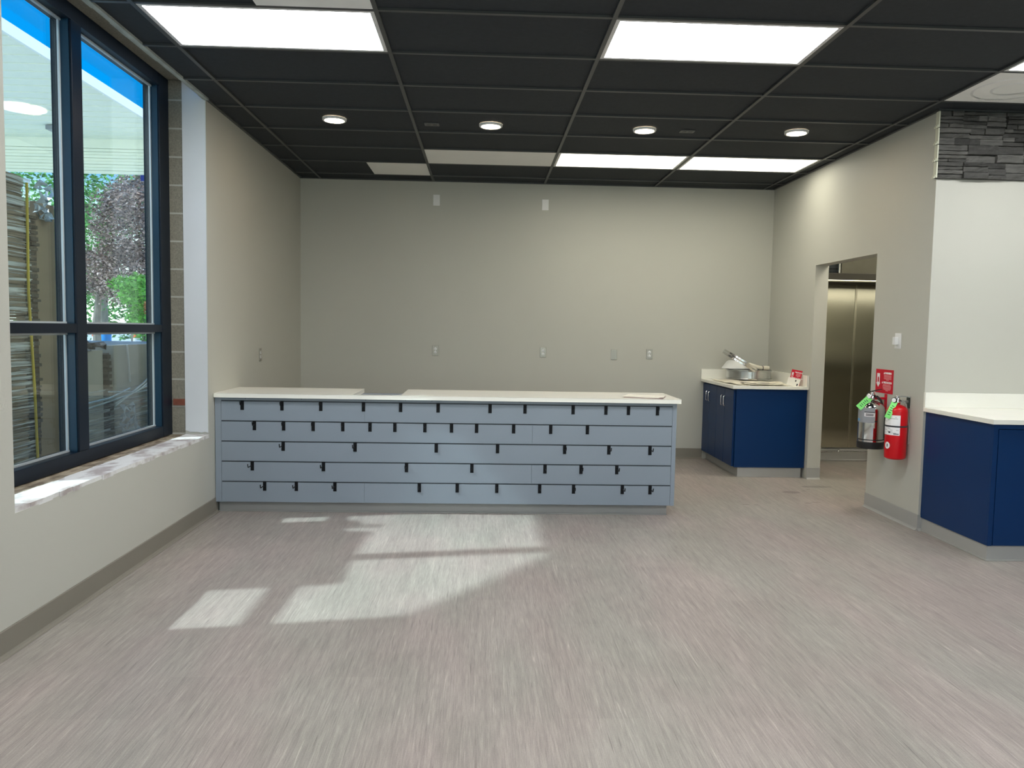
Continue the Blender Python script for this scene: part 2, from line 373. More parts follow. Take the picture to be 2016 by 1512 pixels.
# ------------------------------------------------------------------ ceiling and grid
struct('ceiling', MB().box(XL, 7.2, -4, YB, CZ+.014, CZ+.05), TILE)
GX0, GY0 = -1.787, 4.092; DX, DY = 1.2192, .6096
xs = [GX0+DX*i for i in range(8) if GX0+DX*i < 7.1]; ys = [GY0+DY*j for j in range(-13, 8)]
m = MB()
for x in xs: m.box(x-.012, x+.012, -4, YB if x < XR else YC, CZ, CZ+.014)
for y in ys:
    m.box(XL, XR if y > YC else 7.2, y-.012, y+.012, CZ+.0015, CZ+.0135)
struct('trim_6', m, GRID)
m = MB().box(XL, XL+.022, WY1, YB, CZ-.001, CZ+.013).box(XL, XR, YB-.022, YB, CZ-.001, CZ+.013).box(XR-.022, XR, YC, YB, CZ-.001, CZ+.013).box(XR-.022, 7.2, YC-.022, YC, CZ-.001, CZ+.013)
struct('trim_7', m, GRID)
m = MB().box(XL-.003, XL+.022, -4, WY1, CZ-.002, CZ+.013).box(XL-.006, XL-.003, WY0, WY1, CZ-.004, CZ+.05)
for i in range(24):
    y0 = WY0+(WY1-WY0)*i/24; m.box(XL-.012-U(0, .012), XL-.005, y0, y0+(WY1-WY0)/24, CZ+.004, CZ+.03)
struct('trim_8', m, P('scuffed_edge', (.42, .46, .43), .6, var=.25, vscale=(8,8,8)))
# ------------------------------------------------------------------ lights in the ceiling
def panel(x, y, mat_, label, w=DX, group='ceiling light panels'):
    t = thing('ceiling_light', (x, y, CZ), label, 'ceiling light', group)
    a, b = x+.013, x+w-.013; c, d = y+.013, y+DY-.013
    f = MB(); e_ = .022
    f.box(a, b, c, c+e_, CZ+.002, CZ+.0138).box(a, b, d-e_, d, CZ+.002, CZ+.0138).box(a, a+e_, c+e_, d-e_, CZ+.002, CZ+.0138).box(b-e_, b, c+e_, d-e_, CZ+.002, CZ+.0138)
    f.build('frame', LFR, t)
    MB().box(a+e_, b-e_, c+e_, d-e_, CZ+.006, CZ+.0135).build('diffuser', mat_, t)
    return t
panel(GX0, GY0, PANEL_F, 'bright ceiling light panel beside the big window')
panel(GX0+2*DX, GY0, PANEL_F, 'bright ceiling light panel over the middle of the room')
panel(GX0+4*DX, GY0, PANEL_F, 'bright ceiling light panel at the right edge above the stone veneer')
panel(GX0+2*DX, GY0+5*DY, PANEL_B, 'lit ceiling light panel near the back wall, left of the lit pair')
panel(GX0+3*DX, GY0+5*DY, PANEL_B, 'lit ceiling light panel near the back wall, right of the lit pair')
for x, a_ in ((GX0, 'by the window wall'), (GX0+2*DX, 'over the middle'), (GX0+4*DX, 'at the right side')):
    for y, b_ in ((GY0-5*DY, 'nearer'), (GY0-10*DY, 'farther')):
        panel(x, y, PANEL_R, f'{b_} ceiling light panel behind the viewer, {a_} of the room', group='rear ceiling light panels')
def white_tile(x, y, w, label, ring=False, name='ceiling_panel', cat='ceiling panel'):
    t = thing(name, (x, y, CZ), label, cat)
    MB().box(x+.013, x+w-.013, y+.013, y+DY-.013, CZ+.003, CZ+.0135).build('panel', WTILE, t)
    if ring:
        cx, cy = x+w/2, y+DY/2
        MB().lathe((cx, cy, CZ-.001), [(.23, 0), (.245, .004), (.23, .0045)], 48, close=False).build('ring', LFR, t, smooth=True)
        MB().lathe((cx, cy, CZ-.001), [(.12, 0), (.135, .004), (.12, .0045)], 48, close=False).build('ring', LFR, t, smooth=True)
    return t
white_tile(GX0+DX, GY0+5*DY, DX, 'long unlit white ceiling panel near the back wall, left of the lit panels')
white_tile(GX0+DX/2, GY0+6*DY, DX/2, 'small square unlit white ceiling panel nearest the back left corner')
white_tile(GX0+DX/2, GY0-DY, DX/2, 'square white ceiling panel at the top edge of the photo beside the bright light')
white_tile(GX0+4*DX, GY0+DY, DX/2, 'white square air diffuser in the ceiling above the stone veneer', True, 'air_diffuser', 'air vent')
DL = [(-1.182, 6.232, 'leftmost round ceiling downlight, over the left end of the slatwall counter'), (.037, 6.285, 'second round ceiling downlight from the left'),
      (1.265, 6.296, 'third round ceiling downlight from the left, over the right end of the counter'), (2.474, 6.24, 'rightmost round ceiling downlight, nearest the doorway wall')]
d0 = None
for x, y, lab in DL:
    if d0 is None:
        d0 = thing('downlight', (x, y, CZ), lab, 'downlight', 'round ceiling downlights')
        MB().lathe((x, y, CZ), [(.072, .004), (.076, -.004), (.088, -.004), (.092, .002), (.092, .013)], 40, close=False).build('trim_ring', LFR, d0, smooth=True)
        MB().lathe((x, y, CZ), [(.0, -.001), (.074, -.001), (.074, .012), (0, .012)], 40).build('lens', DOWN, d0)
        o = d0
    else:
        o = copy_tree(d0); o.location = (x, y, CZ); o['label'] = lab
for (x, lab) in ((-.43, 'black outlet plate in the ceiling left of the second downlight'), (1.61, 'black outlet plate in the ceiling right of the third downlight')):
    t = thing('ceiling_outlet', (x, 6.305, CZ), lab, 'outlet')
    MB().box(x-.058, x+.058, 6.27, 6.34, CZ+.004, CZ+.0135).build('plate', P('outlet_plate', (.10,.10,.095), .5), t, bevel=.002)
    for dx in (-.024, .024): MB().box(x+dx-.016, x+dx+.016, 6.29, 6.32, CZ+.0025, CZ+.005).build('socket', BLACK, t)

# ------------------------------------------------------------------ window
win = thing('window_1', (-2.3, WY0, WZ0), None, None, kind='structure')
FX0, FX1 = -2.385, -2.272     # outside and room faces of the frame
JL0, JL1, MU0, MU1, JR0, JR1 = WY0-.015, WY0+.05, 4.452, 4.562, 5.612, WY1-.004
RZ0, RZ1 = 1.364, 1.416; BZ0, BZ1 = WZ0+.001, WZ0+.078; HZ0, HZ1 = 3.072, WZ1-.002
m = MB().box(FX0, FX1, JL0, JL1, BZ0, HZ1).box(FX0, FX1, JR0, JR1, BZ0, HZ1)
m.box(FX0, FX1, JL1, JR0, BZ0, BZ1).box(FX0, FX1, JL1, JR0, HZ0, HZ1)
m.build('window_frame', FRAME, win, bevel=.003)
MB().box(FX0, FX1+.001, MU0, MU1, BZ1, HZ0).build('mullion', FRAME, win, bevel=.003)
m = MB()
for a, b in ((JL1, MU0), (MU1, JR0)): m.box(FX0, FX1-.001, a, b, RZ0, RZ1)
m.build('transom', FRAME, win, bevel=.002)
GX = -2.342
for i, (a, b) in enumerate(((JL1, MU0), (MU1, JR0))):
    for c, d in ((BZ1, RZ0), (RZ1, HZ0)):
        # glazing stops: blue sides, bright bead towards the glass
        s = MB(); w = .034
        s.box(GX+.006, FX1-.012, b-.006, b-.0005, c, d)
        s.build('glazing_stop', FRAMEI, win)
        s = MB(); s.box(GX+.004, GX+.014, b-.020, b-.006, c, d)
        s.box(GX+.004, GX+.018, a, b, c, c+.010); s.box(GX+.004, GX+.020, a, b, d-.012, d)
        s.build('glazing_bead', BEAD, win)
        MB().box(GX-.004, GX+.003, a, b, c, d).build('glass_pane', GLASS, win)

# ------------------------------------------------------------------ baseboards (cove profile)
def base(name, ax, a, b, at, sgn, m_=BASE, h=.118):
    # ax 'y': runs along y against a wall at x=at, sticking out by sgn
    pr = [(0, 0), (.024, 0), (.022, .004), (.012, .008), (.007, .018), (.006, h-.004), (.004, h), (0, h)]
    pr = [(at+sgn*(p+.0005), z+.0005) for p, z in pr]
    return struct(name, MB().prism(pr, a, b, 'y' if ax == 'y' else 'x'), m_)
base('baseboard_left', 'y', -4, 5.93, XL, 1)
base('baseboard_back', 'x', 1.3, 2.5, YB, -1)
base('baseboard_right', 'y', YC-.006, DY0, XR, -1, BASEG)
base('baseboard_center', 'x', XR-.006, XR+.03, YC, -1, BASEG)
base('baseboard_jamb', 'x', XR-.006, XR+.13, DY1, -1, BASEG)
base('baseboard_kitchen', 'x', XR+.14, 6.5, YB-.02, -1, BASEG, .13)

# ------------------------------------------------------------------ slatwall counter
FY = 5.895; CX0, CX1 = XL+.004, 1.497
K = thing('slatwall_counter', (-.25, 6.2, 0), 'long grey slatwall service counter with white top running from the window wall', 'counter')
SZ = [.857, .704, .550, .397, .243]      # slot heights
body = MB().box(CX0+.0, CX1, FY+.02, 6.44, .085, .882)
body.build('cabinet_body', SLAT, K)
st = MB().box(CX0, CX0+.045, FY, FY+.02, .085, .882).box(CX1-.032, CX1, FY, FY+.02, .085, .882)
st.box(CX0+.045, CX1-.032, FY+.001, FY+.02, .866, .882)
st.build('stile', SLAT, K, bevel=.0008)
a, b = CX0+.046, CX1-.033
edges = [.085]+SZ[::-1]
seams = {0: (-.887,), 1: (.388,), 2: (), 3: (.388,), 4: (-.887,)}
for k in range(5):       # k = 0 top board
    z1 = SZ[k]-.006; z0 = SZ[k+1]+.009 if k < 4 else .086
    xs2 = [a]+list(seams[k])+[b]
    for i in range(len(xs2)-1):
        MB().box(xs2[i]+.0006, xs2[i+1]-.0006, FY, FY+.019, z0, z1).build('slat_board', SLAT, K, bevel=.0008)
for k in range(5):
    MB().box(a, b, FY+.008, FY+.0195, SZ[k]-.006, SZ[k]+.009).build('slot', GROOVE, K)
    MB().box(a, b, FY-.0005, FY+.004, SZ[k]+.0035, SZ[k]+.009).build('slot_lip', SLAT, K)
MB().box(CX0+.01, CX1-.045, FY+.055, 6.40, .001, .085).build('toe_kick', BASEG, K)
MB().box(CX0+.01, CX1-.045, FY+.045, FY+.055, .001, .010).build('kick_base', BASEG, K)
for x in (-1.78, -1.36, -.88, -.58, -.38, .29, .74, 1.28):
    MB().lathe((x, FY-.0005, .874), [(.003, 0), (.0025, .0015)], 10, axis=(0, -1, 0)).build('screw', BLACK, K)
# worktop: two slabs with a cut-out between them
T = MB(); ZT0, ZT1 = .8825, .9135
NL, NR, NY = -.978, -.615, 5.90
T.box(CX0, 1.522, 5.862, NY, ZT0, ZT1)
T.box(CX0, NL, NY, 6.485, ZT0, ZT1); T.box(NR, 1.522, NY, 6.485, ZT0, ZT1)
T2 = MB()
poly = [(CX0,5.862),(1.522,5.862),(1.522,6.485),(NR,6.485),(NR,NY),(NL,NY),(NL,6.485),(CX0,6.485)]
T2.prism(poly, ZT0, ZT1, 'z').build('countertop', QUARTZ, K, bevel=.002)

# ------------------------------------------------------------------ hooks
rows = [[-1.766,-1.476,-1.192,-.878,-.604,-.326,.06,.321,.682,.929,1.099,1.319],
        [-1.678,-1.464,-1.248,-1.03,-.829,-.645,-.423,-.225,-.038,.239,.517,.793],
        [-1.468,-.939,-.337,.121,.625,.959,1.271],
        [-1.695,-1.172,-.557,-.069,.48,.752,1.023],
        [-1.605,-1.372,-1.087,-.46,-.177,.12,.443,.699,1.069,1.28]]
ORD = ['first','second','third','fourth','fifth','sixth','seventh','eighth','ninth','tenth','eleventh','twelfth']
RN = ['top row','second row from the top','middle row','fourth row from the top','bottom row']
def make_hook(length):
    h = thing('slatwall_hook', (0, 0, 0), 'x', 'hook')
    pm = MB().box(-.0128, .0128, -.0035, -.0008, -.066, .002).box(-.0128, .0128, -.0035, .006, .002, .005)
    pm.build('back_plate', HOOK, h, bevel=.0008)
    pts = [(0, -.002, -.022), (0, -.006, -.0235), (0, -length*.5, -.0235), (0, -length, -.0235), (0, -length-.005, -.021), (0, -length-.010, -.008), (0, -length-.013, .002)]
    MB().tube(pts, .0036, 8).build('prong', HOOK, h, smooth=True)
    return h
hs = make_hook(.048); hl = make_hook(.105); used = set()
for r, row in enumerate(rows):
    src = hs if r < 2 else hl
    for i, x in enumerate(row):
        x = x*FY/5.775
        if src.name in used: h = copy_tree(src)
        else: h = src; used.add(src.name)
        h.location = (x, FY, SZ[r]-.004)
        n_ = len(row)
        if i < n_/2: w = f'{ORD[i]} from the left' if i else 'leftmost'
        else: w = f'{ORD[n_-1-i]} from the right' if n_-1-i else 'rightmost'
        h['label'] = f'black hook, {w} in the {RN[r]} of counter hooks'
        h['group'] = f'slatwall hooks in the {RN[r]}'

# ------------------------------------------------------------------ papers on the counter
t = thing('paper_stack', (1.28, 6.05, ZT1), 'few cream sheets of paper lying on the right end of the slatwall counter', 'papers')
def sheet(cx, cy, w, d, rot, z, th, curl, name, mt, parent, nx=8, ny=6, amp=0.0, seed=0):
    rnd = random.Random(seed); ca, sa = math.cos(rot), math.sin(rot); vs = []; fs = []
    ph = [rnd.uniform(0, 6.28) for _ in range(4)]
    for j in range(ny+1):
        for i in range(nx+1):
            u_, v_ = (i/nx-.5), (j/ny-.5)
            zz = z+curl*max(0, abs(u_)*2-.55)**2+amp*(.5+.5*math.sin(u_*17+ph[0]+v_*5)*math.sin(v_*13+ph[1]+u_*4))
            ex = 1+amp*4*math.sin(v_*9+ph[2]); ey = 1+amp*4*math.sin(u_*11+ph[3])
            X, Y = u_*w*ex, v_*d*ey
            vs.append((cx+X*ca-Y*sa, cy+X*sa+Y*ca, zz))
    for j in range(ny):
        for i in range(nx):
            k = j*(nx+1)+i; fs.append((k, k+1, k+nx+2, k+nx+1))
    n = len(vs); vs2 = [(x, y, zz+th) for x, y, zz in vs]
    rim = [i for i in range(nx)]; f2 = [tuple(reversed(f)) for f in fs]+[tuple(i+n for i in f) for f in fs]
    bd = [i for i in range(nx)]+[j*(nx+1)+nx for j in range(ny)]+[ny*(nx+1)+i for i in range(nx, 0, -1)]+[j*(nx+1) for j in range(ny, 0, -1)]
    for i in range(len(bd)):
        p, q_ = bd[i], bd[(i+1) % len(bd)]; f2.append((p, q_, q_+n, p+n))
    return MB().add(vs+vs2, f2).build(name, mt, parent, smooth=True)
sheet(1.28, 6.05, .30, .24, -.35, ZT1+.0008, .0012, .004, 'sheet', P('kraft_paper', (.30,.20,.19), .7), t)
sheet(1.27, 6.08, .29, .23, -.42, ZT1+.0032, .0010, .008, 'sheet', PAPER, t)
sheet(1.30, 6.09, .28, .21, -.28, ZT1+.0052, .0008, .010, 'sheet', PAPER, t)

# ------------------------------------------------------------------ corner cabinet
C = thing('corner_cabinet', (2.85, 8.1, 0), 'navy blue base cabinet with four doors and white top in the back right corner', 'cabinet')
cx0, cy0 = 2.49, 7.565
MB().box(cx0+.02, XR-.004, cy0, YB-.003, .10, .88).build('carcass', BLUE, C, bevel=.001)
MB().box(cx0+.06, XR-.03, cy0+.012, YB-.003, .001, .10).build('toe_kick', BASEG, C)
MB().box(cx0+.052, XR-.03, cy0+.004, YB-.003, .001, .008).build('kick_base', BASEG, C)
dy = [7.588, 7.868, 8.146, 8.400, 8.655]
for i in range(4):
    d = MB().box(cx0, cx0+.0185, dy[i]+.0025, dy[i+1]-.0025, .104, .865).build('door', BLUE, C, bevel=.001)
    hy = dy[i+1]-.045 if i % 2 == 0 else dy[i]+.045
    z0, z1 = .69, .79
    MB().tube([(cx0+.001, hy, z0), (cx0-.022, hy, z0), (cx0-.028, hy, z0+.006), (cx0-.028, hy, z1-.006), (cx0-.022, hy, z1), (cx0+.001, hy, z1)], .0042, 8).build('handle', CHROME, d, smooth=True)
MB().box(cx0-.03, XR-.003, cy0-.035, YB-.003, .8825, .9135).build('countertop', QUARTZ, C, bevel=.002)
MB().box(cx0-.03, XR-.003, YB-.024, YB-.003, .914, 1.022).build('backsplash', QUARTZ, C, bevel=.001)
MB().box(XR-.024, XR-.003, cy0-.035, YB-.025, .914, 1.022).build('backsplash', QUARTZ, C, bevel=.001)
# steel collar drum with ring, cone
ZC = .9138
def wob(t_, k): return math.sin(t_*k)
sheet(2.77, 7.97, .52, .78, .06, ZC+.0005, .006, 0, 'canvas_cloth', CANVAS, None, 26, 22, .012, 3)
tag(bpy.data.objects['canvas_cloth'], 'rumpled cream canvas cloth spread over the corner cabinet top under the steel drum', 'cloth')
t = thing('folded_cloth', (2.9, 7.66, ZC), 'thin strip of folded cream cloth hanging at the front edge of the corner cabinet top', 'cloth')
def fold(pts, w, th, name, par, mt):
    m = MB(); vs = []; fs = []
    for i, (x, y, z) in enumerate(pts):
        vs += [(x, y, z), (x, y+w, z), (x, y+w, z+th), (x, y, z+th)]
    for i in range(len(pts)-1):
        k = i*4; fs += [(k, k+4, k+5, k+1), (k+1, k+5, k+6, k+2), (k+2, k+6, k+7, k+3), (k+3, k+7, k+4, k)]
    fs += [(0, 1, 2, 3), (len(vs)-4, len(vs)-1, len(vs)-2, len(vs)-3)]
    return m.add(vs, fs).build(name, mt, par, smooth=True)
fold([(2.58+.05*i, 7.56+.012*math.sin(i*1.3), ZC+.017+.004*math.sin(i*.9)) for i in range(9)], .07, .008, 'fold', t, CANVAS)
fold([(2.60+.055*i, 7.60+.015*math.sin(i*1.1+1), ZC+.027+.004*math.sin(i*1.2)) for i in range(8)], .09, .007, 'fold', t, CANVAS)
fold([(2.56+.04*i, 7.585+.01*math.sin(i*1.7+1), ZC+.024+.002*math.sin(i*1.2)) for i in range(8)], .03, .004, 'hem', t, BROWNF)
ZD = ZC+.019
D = thing('steel_drum_collar', (2.90, 8.37, ZD), 'low round galvanised steel collar standing on cloth on the corner cabinet', 'steel collar')
RD = .232
MB().lathe((2.90, 8.37, ZD), [(RD-.003, .003), (RD, 0), (RD+.010, .004), (RD+.010, .012), (RD, .018), (RD, .088), (RD+.010, .092), (RD+.010, .102), (RD, .108), (RD-.004, .108), (RD-.004, .003)], 64, close=False).build('band', GALV, D, smooth=True)
MB().lathe((2.90, 8.37, ZD), [(0, .004), (RD-.004, .004), (RD-.004, .007), (0, .007)], 48).build('bottom', GALV, D)
a_ = math.radians(-100)
bx, by = 2.90+RD*math.cos(a_), 8.37+RD*math.sin(a_)
m = MB()
for z in (.010, .098): m.box(bx-.045, bx+.045, by-.026, by-.006, ZD+z-.007, ZD+z+.007)
m.tube([(bx, by-.016, ZD+.002), (bx, by-.016, ZD+.106)], .005, 8)
m.build('clamp', CHROME, D, bevel=.001)
# leaning ring
ax_ = Vector((.50, -.12, .86)).normalized()
G = thing('clamp_ring', (2.78, 8.30, ZD+.109), 'shiny steel band ring leaning across the top of the steel collar', 'metal ring')
MB().lathe(Vector((2.775, 8.27, ZD+.195)), [(.205, -.022), (.212, -.024), (.212, .024), (.205, .022), (.205, -.022)], 56, axis=ax_, close=False).build('band', P('ring_steel', (.66, .65, .63), .22, 1.0, var=.03), G, smooth=True)
MB().lathe(Vector((2.775, 8.27, ZD+.195))+ax_*.0, [(.213, -.006), (.219, 0), (.213, .006)], 56, axis=ax_, close=False).build('bead', CHROME, G, smooth=True)
# white cone and roll
Q = thing('filter_cone', (2.73, 8.42, ZD+.109), 'white plastic cone filter resting inside the steel collar under the leaning ring', 'filter')
MB().lathe((2.775, 8.40, ZD+.112), [(.158, 0), (.160, .004), (.105, .078), (.085, .088), (.08, .084), (.152, .004), (.158, 0)], 40).build('cone', WPLAST, Q, smooth=True)
Q = thing('filter_bag', (3.0, 8.25, ZD+.109), 'rolled white cloth bag with a thin black strap on the steel collar', 'bag')
MB().tube([(2.80, 8.22, ZD+.175), (2.85, 8.20, ZD+.160), (2.91, 8.19, ZD+.138), (2.97, 8.19, ZD+.130), (3.03, 8.20, ZD+.130), (3.06, 8.20, ZD+.130)], [.010, .024, .026, .022, .024, .020], 14).build('roll', CANVAS, Q, smooth=True)
MB().lathe((2.985, 8.192, ZD+.130), [(.0245, -.004), (.0258, 0), (.0245, .004)], 24, axis=(1, .1, 0), close=False).build('strap', BLACK, Q, smooth=True)

# ------------------------------------------------------------------ fire extinguisher signs
def ext_sign(name, O, X, Y, N, w, h, label, th=.002):
    O = Vector(O); t = thing(name, tuple(O), label, 'sign')
    MB().frame(O, X, Y, N, -w/2, w/2, -h/2, h/2, 0, th).build('board', REDS, t)
    n0 = th+.0002
    def loc(u_, v_): return O+X*(u_*w)+Y*(v_*h)+N*n0
    m = MB(); d = .0006
    def bar(u0, u1, v0, v1, mm, z=0): mm.frame(O+N*(n0+z), X, Y, N, u0*w, u1*w, v0*h, v1*h, 0, d)
    bar(-.42, -.26, -.08, .32, m)
    pa = [loc(-.46, -.08), loc(-.22, -.08), loc(-.34, -.26)]
    m.add(pa+[p+N*d for p in pa], [(0,1,2),(3,4,5),(0,1,4,3),(1,2,5,4),(2,0,3,5)])
    m.build('arrow', WHT, t)
    m = MB(); bar(-.375, -.305, -.05, .14, m, .0008); m.tube([loc(-.34, .14)+N*.001, loc(-.34, .18)+N*.001], .012*w, 8); m.build('pictogram', REDS, t)
    for (v_, uc, tw, s_) in ((.345, .18, 'WARNING', .105), (-.05, .16, 'PRECAUCION', .105)):
        text_mesh(tw, loc(uc+.035, v_), X, Y, N, s_*h*1.02, .0004, bold=.0012*w/.27).build('lettering', WHT, t)
        lw = .155 if tw == 'WARNING' else .225
        u0 = uc+.035-lw-.07; pa = [loc(u0-.035, v_-.04), loc(u0+.035, v_-.04), loc(u0, v_+.05)]
        MB().add(pa+[p+N*d for p in pa], [(0,1,2),(3,4,5),(0,1,4,3),(1,2,5,4),(2,0,3,5)]).build('warning_triangle', WHT, t)
    m = MB()
    for v_, u0, u1 in ((.26,-.02,.40),(.21,-.02,.40),(.16,-.02,.40),(.11,-.02,.40),(.065,.11,.26),(-.135,-.05,.36),(-.185,-.07,.40),(-.235,-.07,.40),(-.285,-.05,.40),(-.335,-.02,.36),(-.385,.10,.24)):
        bar(u0, u1, v_-.012, v_+.012, m)
    m.build('small_print', PINK, t)
    return t
NX, PY, PZ = Vector((-1,0,0)), Vector((0,-1,0)), Vector((0,0,1))
ext_sign('safety_sign', (XR-.0005, 6.103, 1.064), PY, PZ, NX, .27, .19, 'red fire extinguisher warning sign with white arrow, mounted above the steel extinguisher')
tl = math.radians(12)
Yv = Vector((math.sin(tl), .02, math.cos(tl))).normalized(); Nv = Vector((-.62, -.78, 0)); Nv = (Nv-Yv*Nv.dot(Yv)).normalized(); Xv = Yv.cross(Nv)
ext_sign('safety_sign', (3.135, 7.665, ZC+.082), Xv, Yv, Nv, .105, .152, 'small red warning card leaning on the white splash of the corner cabinet', .002)
t = thing('instruction_leaflet', (3.10, 7.64, ZC), 'small white printed leaflet leaning against the red card on the corner cabinet', 'leaflet')
o_ = Vector((3.095, 7.615, ZC+.039)); Y3 = Vector((.30, .1, .95)).normalized(); N3 = (Nv-Y3*Nv.dot(Y3)).normalized(); X3 = Y3.cross(N3)
MB().frame(o_, X3, Y3, N3, -.06, .06, -.040, .040, 0, .001).build('sheet', PAPER, t)
MB().frame(o_+N3*.0012, X3, Y3, N3, .012, .024, .008, .026, 0, .0006).frame(o_+N3*.0012, X3, Y3, N3, .035, .048, -.030, -.008, 0, .0006).build('print', DARKP, t)

# ------------------------------------------------------------------ right cabinet
C = thing('base_cabinet', (3.9, 5.1, 0), 'navy blue base cabinet with white top below the stone veneer at right', 'cabinet')
rx, ry = 3.236, 4.765
MB().box(rx, 5.6, ry+.02, YC-.003, .10, .882).build('carcass', BLUE, C, bevel=.001)
MB().box(rx, rx+.030, ry, ry+.02, .10, .882).box(rx+.03, 5.6, ry+.002, ry+.02, .852, .882).build('face_frame', BLUE, C, bevel=.001)
for i in range(4):
    xa = rx+.034+i*.57
    d = MB().box(xa, xa+.565, ry-.001, ry+.0185, .102, .848).build('door', BLUE, C, bevel=.0015)
    hx = xa+.52 if i % 2 == 0 else xa+.045
    MB().tube([(hx, ry, .69), (hx, ry-.028, .69), (hx, ry-.028, .79), (hx, ry, .79)], .0042, 8).build('handle', CHROME, d, smooth=True)
MB().box(rx+.008, 5.58, ry+.012, YC-.003, .001, .10).build('toe_kick', BASEG, C)
MB().box(rx-.001, 5.58, ry+.004, YC-.003, .001, .008).build('kick_base', BASEG, C)
MB().box(rx-.022, 5.62, ry-.022, YC-.003, .8825, .9135).build('countertop', QUARTZ, C, bevel=.002)
MB().box(rx-.022, 5.62, YC-.024, YC-.003, .914, 1.022).build('backsplash', QUARTZ, C, bevel=.001)

# ------------------------------------------------------------------ stone veneer
V = thing('stone_veneer', (3.9, YC, 2.78), 'band of dark grey ledgestone veneer high on the right wall under the ceiling', 'stone veneer')
m = MB(); z = 2.552; rnd = random.Random(11)
x_end = 5.9; band = (CZ-.006-z)/4
for bnd in range(4):
    z0 = z+bnd*band; x = XR-.018
    while x < x_end:
        w = rnd.uniform(.13, .26); w = min(w, x_end-x)
        k = rnd.choice([2, 2, 3, 3, 4]); hs_ = [rnd.uniform(.6, 1.4) for _ in range(k)]; tot = sum(hs_); zz = z0
        for hh in hs_:
            h_ = hh/tot*band; xx = x; parts = rnd.choice([1, 1, 2])
            cuts = [0, 1] if parts == 1 else [0, rnd.uniform(.3, .7), 1]
            for c in range(len(cuts)-1):
                a0, a1 = x+w*cuts[c]+.0007, x+w*cuts[c+1]-.0007; pr = rnd.uniform(.008, .040)
                j = lambda s_=.0035: rnd.uniform(-s_, s_)
                yb = YC-.012; yf = YC-.012-pr; g_ = .0012
                nxs = max(2, int((a1-a0)/.03)); vs = []; fs = []
                for ii in range(nxs+1):
                    X_ = a0+(a1-a0)*ii/nxs; e0, e1, f0 = j(.0028), j(.0028), j(.004)
                    vs += [(X_, yb, zz+g_), (X_, yf+f0+.003, zz+g_+abs(e0)), (X_, yf+j(), zz+h_*.5), (X_, yf+f0+.002, zz+h_-g_-abs(e1)), (X_, yb, zz+h_-g_)]
                for ii in range(nxs):
                    p = ii*5
                    for s_ in range(4): fs.append((p+s_, p+s_+5, p+s_+6, p+s_+1))
                fs += [(0, 1, 2, 3, 4), tuple(nxs*5+i for i in (4, 3, 2, 1, 0))]
                m.add(vs, fs)
            zz += h_
        x += w
m.build('stone_face', STONE, V)
MB().box(XR-.016, x_end, YC-.0125, YC-.001, z, CZ-.006).build('backing', P('dark_backing', (.03,.03,.03), .8), V)
for bnd in range(4):
    z0 = z+bnd*band; m = MB(); X0 = XR-.026
    m.box(X0, X0+.0085, YC-.040, YC-.001, z0+.003, z0+band-.003)
    m.box(X0-.006, X0+.002, YC-.034, YC-.001, z0+.004, z0+.022); m.box(X0-.012, X0-.004, YC-.03, YC-.001, z0-.002, z0+.010)
    m.build('panel_end', CREAM, V, bevel=.0012)

# ------------------------------------------------------------------ wall plates and outlets
def plate(kind, c, X, N, label, name, cat, group=None, w=.070, h=.115):
    c = Vector(c); t = thing(name, tuple(c), label, cat, group); Z = PZ
    if kind == 'blank': MB().frame(c, X, Z, N, -w/2, w/2, -h/2, h/2, .0004, .005).build('plate', WHITE, t, bevel=.002); return t
    if kind == 'metalblank':
        MB().frame(c, X, Z, N, -w/2, w/2, -h/2, h/2, .0004, .006).build('plate', PEWTER, t, bevel=.003)
        MB().frame(c, X, Z, N, -w/2+.012, w/2-.012, -h/2+.014, h/2-.014, .006, .0068).build('insert', PEWTER, t); return t
    MB().frame(c, X, Z, N, -w/2, w/2, -h/2, h/2, .0004, .006).build('plate', PEWTER, t, bevel=.003)
    for s_ in (-1, 1):
        o = MB().lathe(c+Z*(.0195*s_)+N*.005, [(.0168, 0), (.0168, .003), (.0155, .004)], 20, axis=N).build('socket', WHITE, t, smooth=True)
        MB().frame(c+Z*(.0195*s_)+N*.0088, X, Z, N, -.0075, -.0050, -.001, .008, 0, .0006).frame(c+Z*(.0195*s_)+N*.0088, X, Z, N, .0050, .0075, -.001, .008, 0, .0006).frame(c+Z*(.0195*s_)+N*.0088, X, Z, N, -.0025, .0025, -.010, -.005, 0, .0006).build('slot', DARKP, o)
    return t
PX, NY_ = Vector((1,0,0)), Vector((0,-1,0)); G_ = 'duplex outlets on the walls'
plate('duplex', (-.527, YB, 1.178), PX, NY_, 'duplex outlet on the back wall behind the counter, leftmost of the back wall outlets', 'wall_outlet', 'outlet', G_)
plate('duplex', (.672, YB, 1.178), PX, NY_, 'duplex outlet at the middle of the back wall, below the right blank plate', 'wall_outlet', 'outlet', G_)
plate('metalblank', (1.469, YB, 1.166), PX, NY_, 'blank metal cover plate on the back wall left of the rightmost outlet', 'blank_plate', 'wall plate')
plate('duplex', (1.868, YB, 1.178), PX, NY_, 'duplex outlet on the back wall nearest the corner cabinet', 'wall_outlet', 'outlet', G_)
plate('duplex', (XL, 7.10, 1.160), Vector((0,1,0)), Vector((1,0,0)), 'duplex outlet on the left side wall above the counter', 'wall_outlet', 'outlet', G_)
plate('blank', (-.532, YB, 2.826), PX, NY_, 'white blank plate high on the back wall, left one of two', 'blank_plate', 'wall plate', 'high blank plates', .072, .118)
plate('blank', (.664, YB, 2.802), PX, NY_, 'white blank plate high on the back wall, right one of two', 'blank_plate', 'wall plate', 'high blank plates', .072, .118)
t = thing('wall_switch', (XR, 5.93, 1.39), 'white wall switch plate with protruding sensor box above the extinguishers', 'switch')
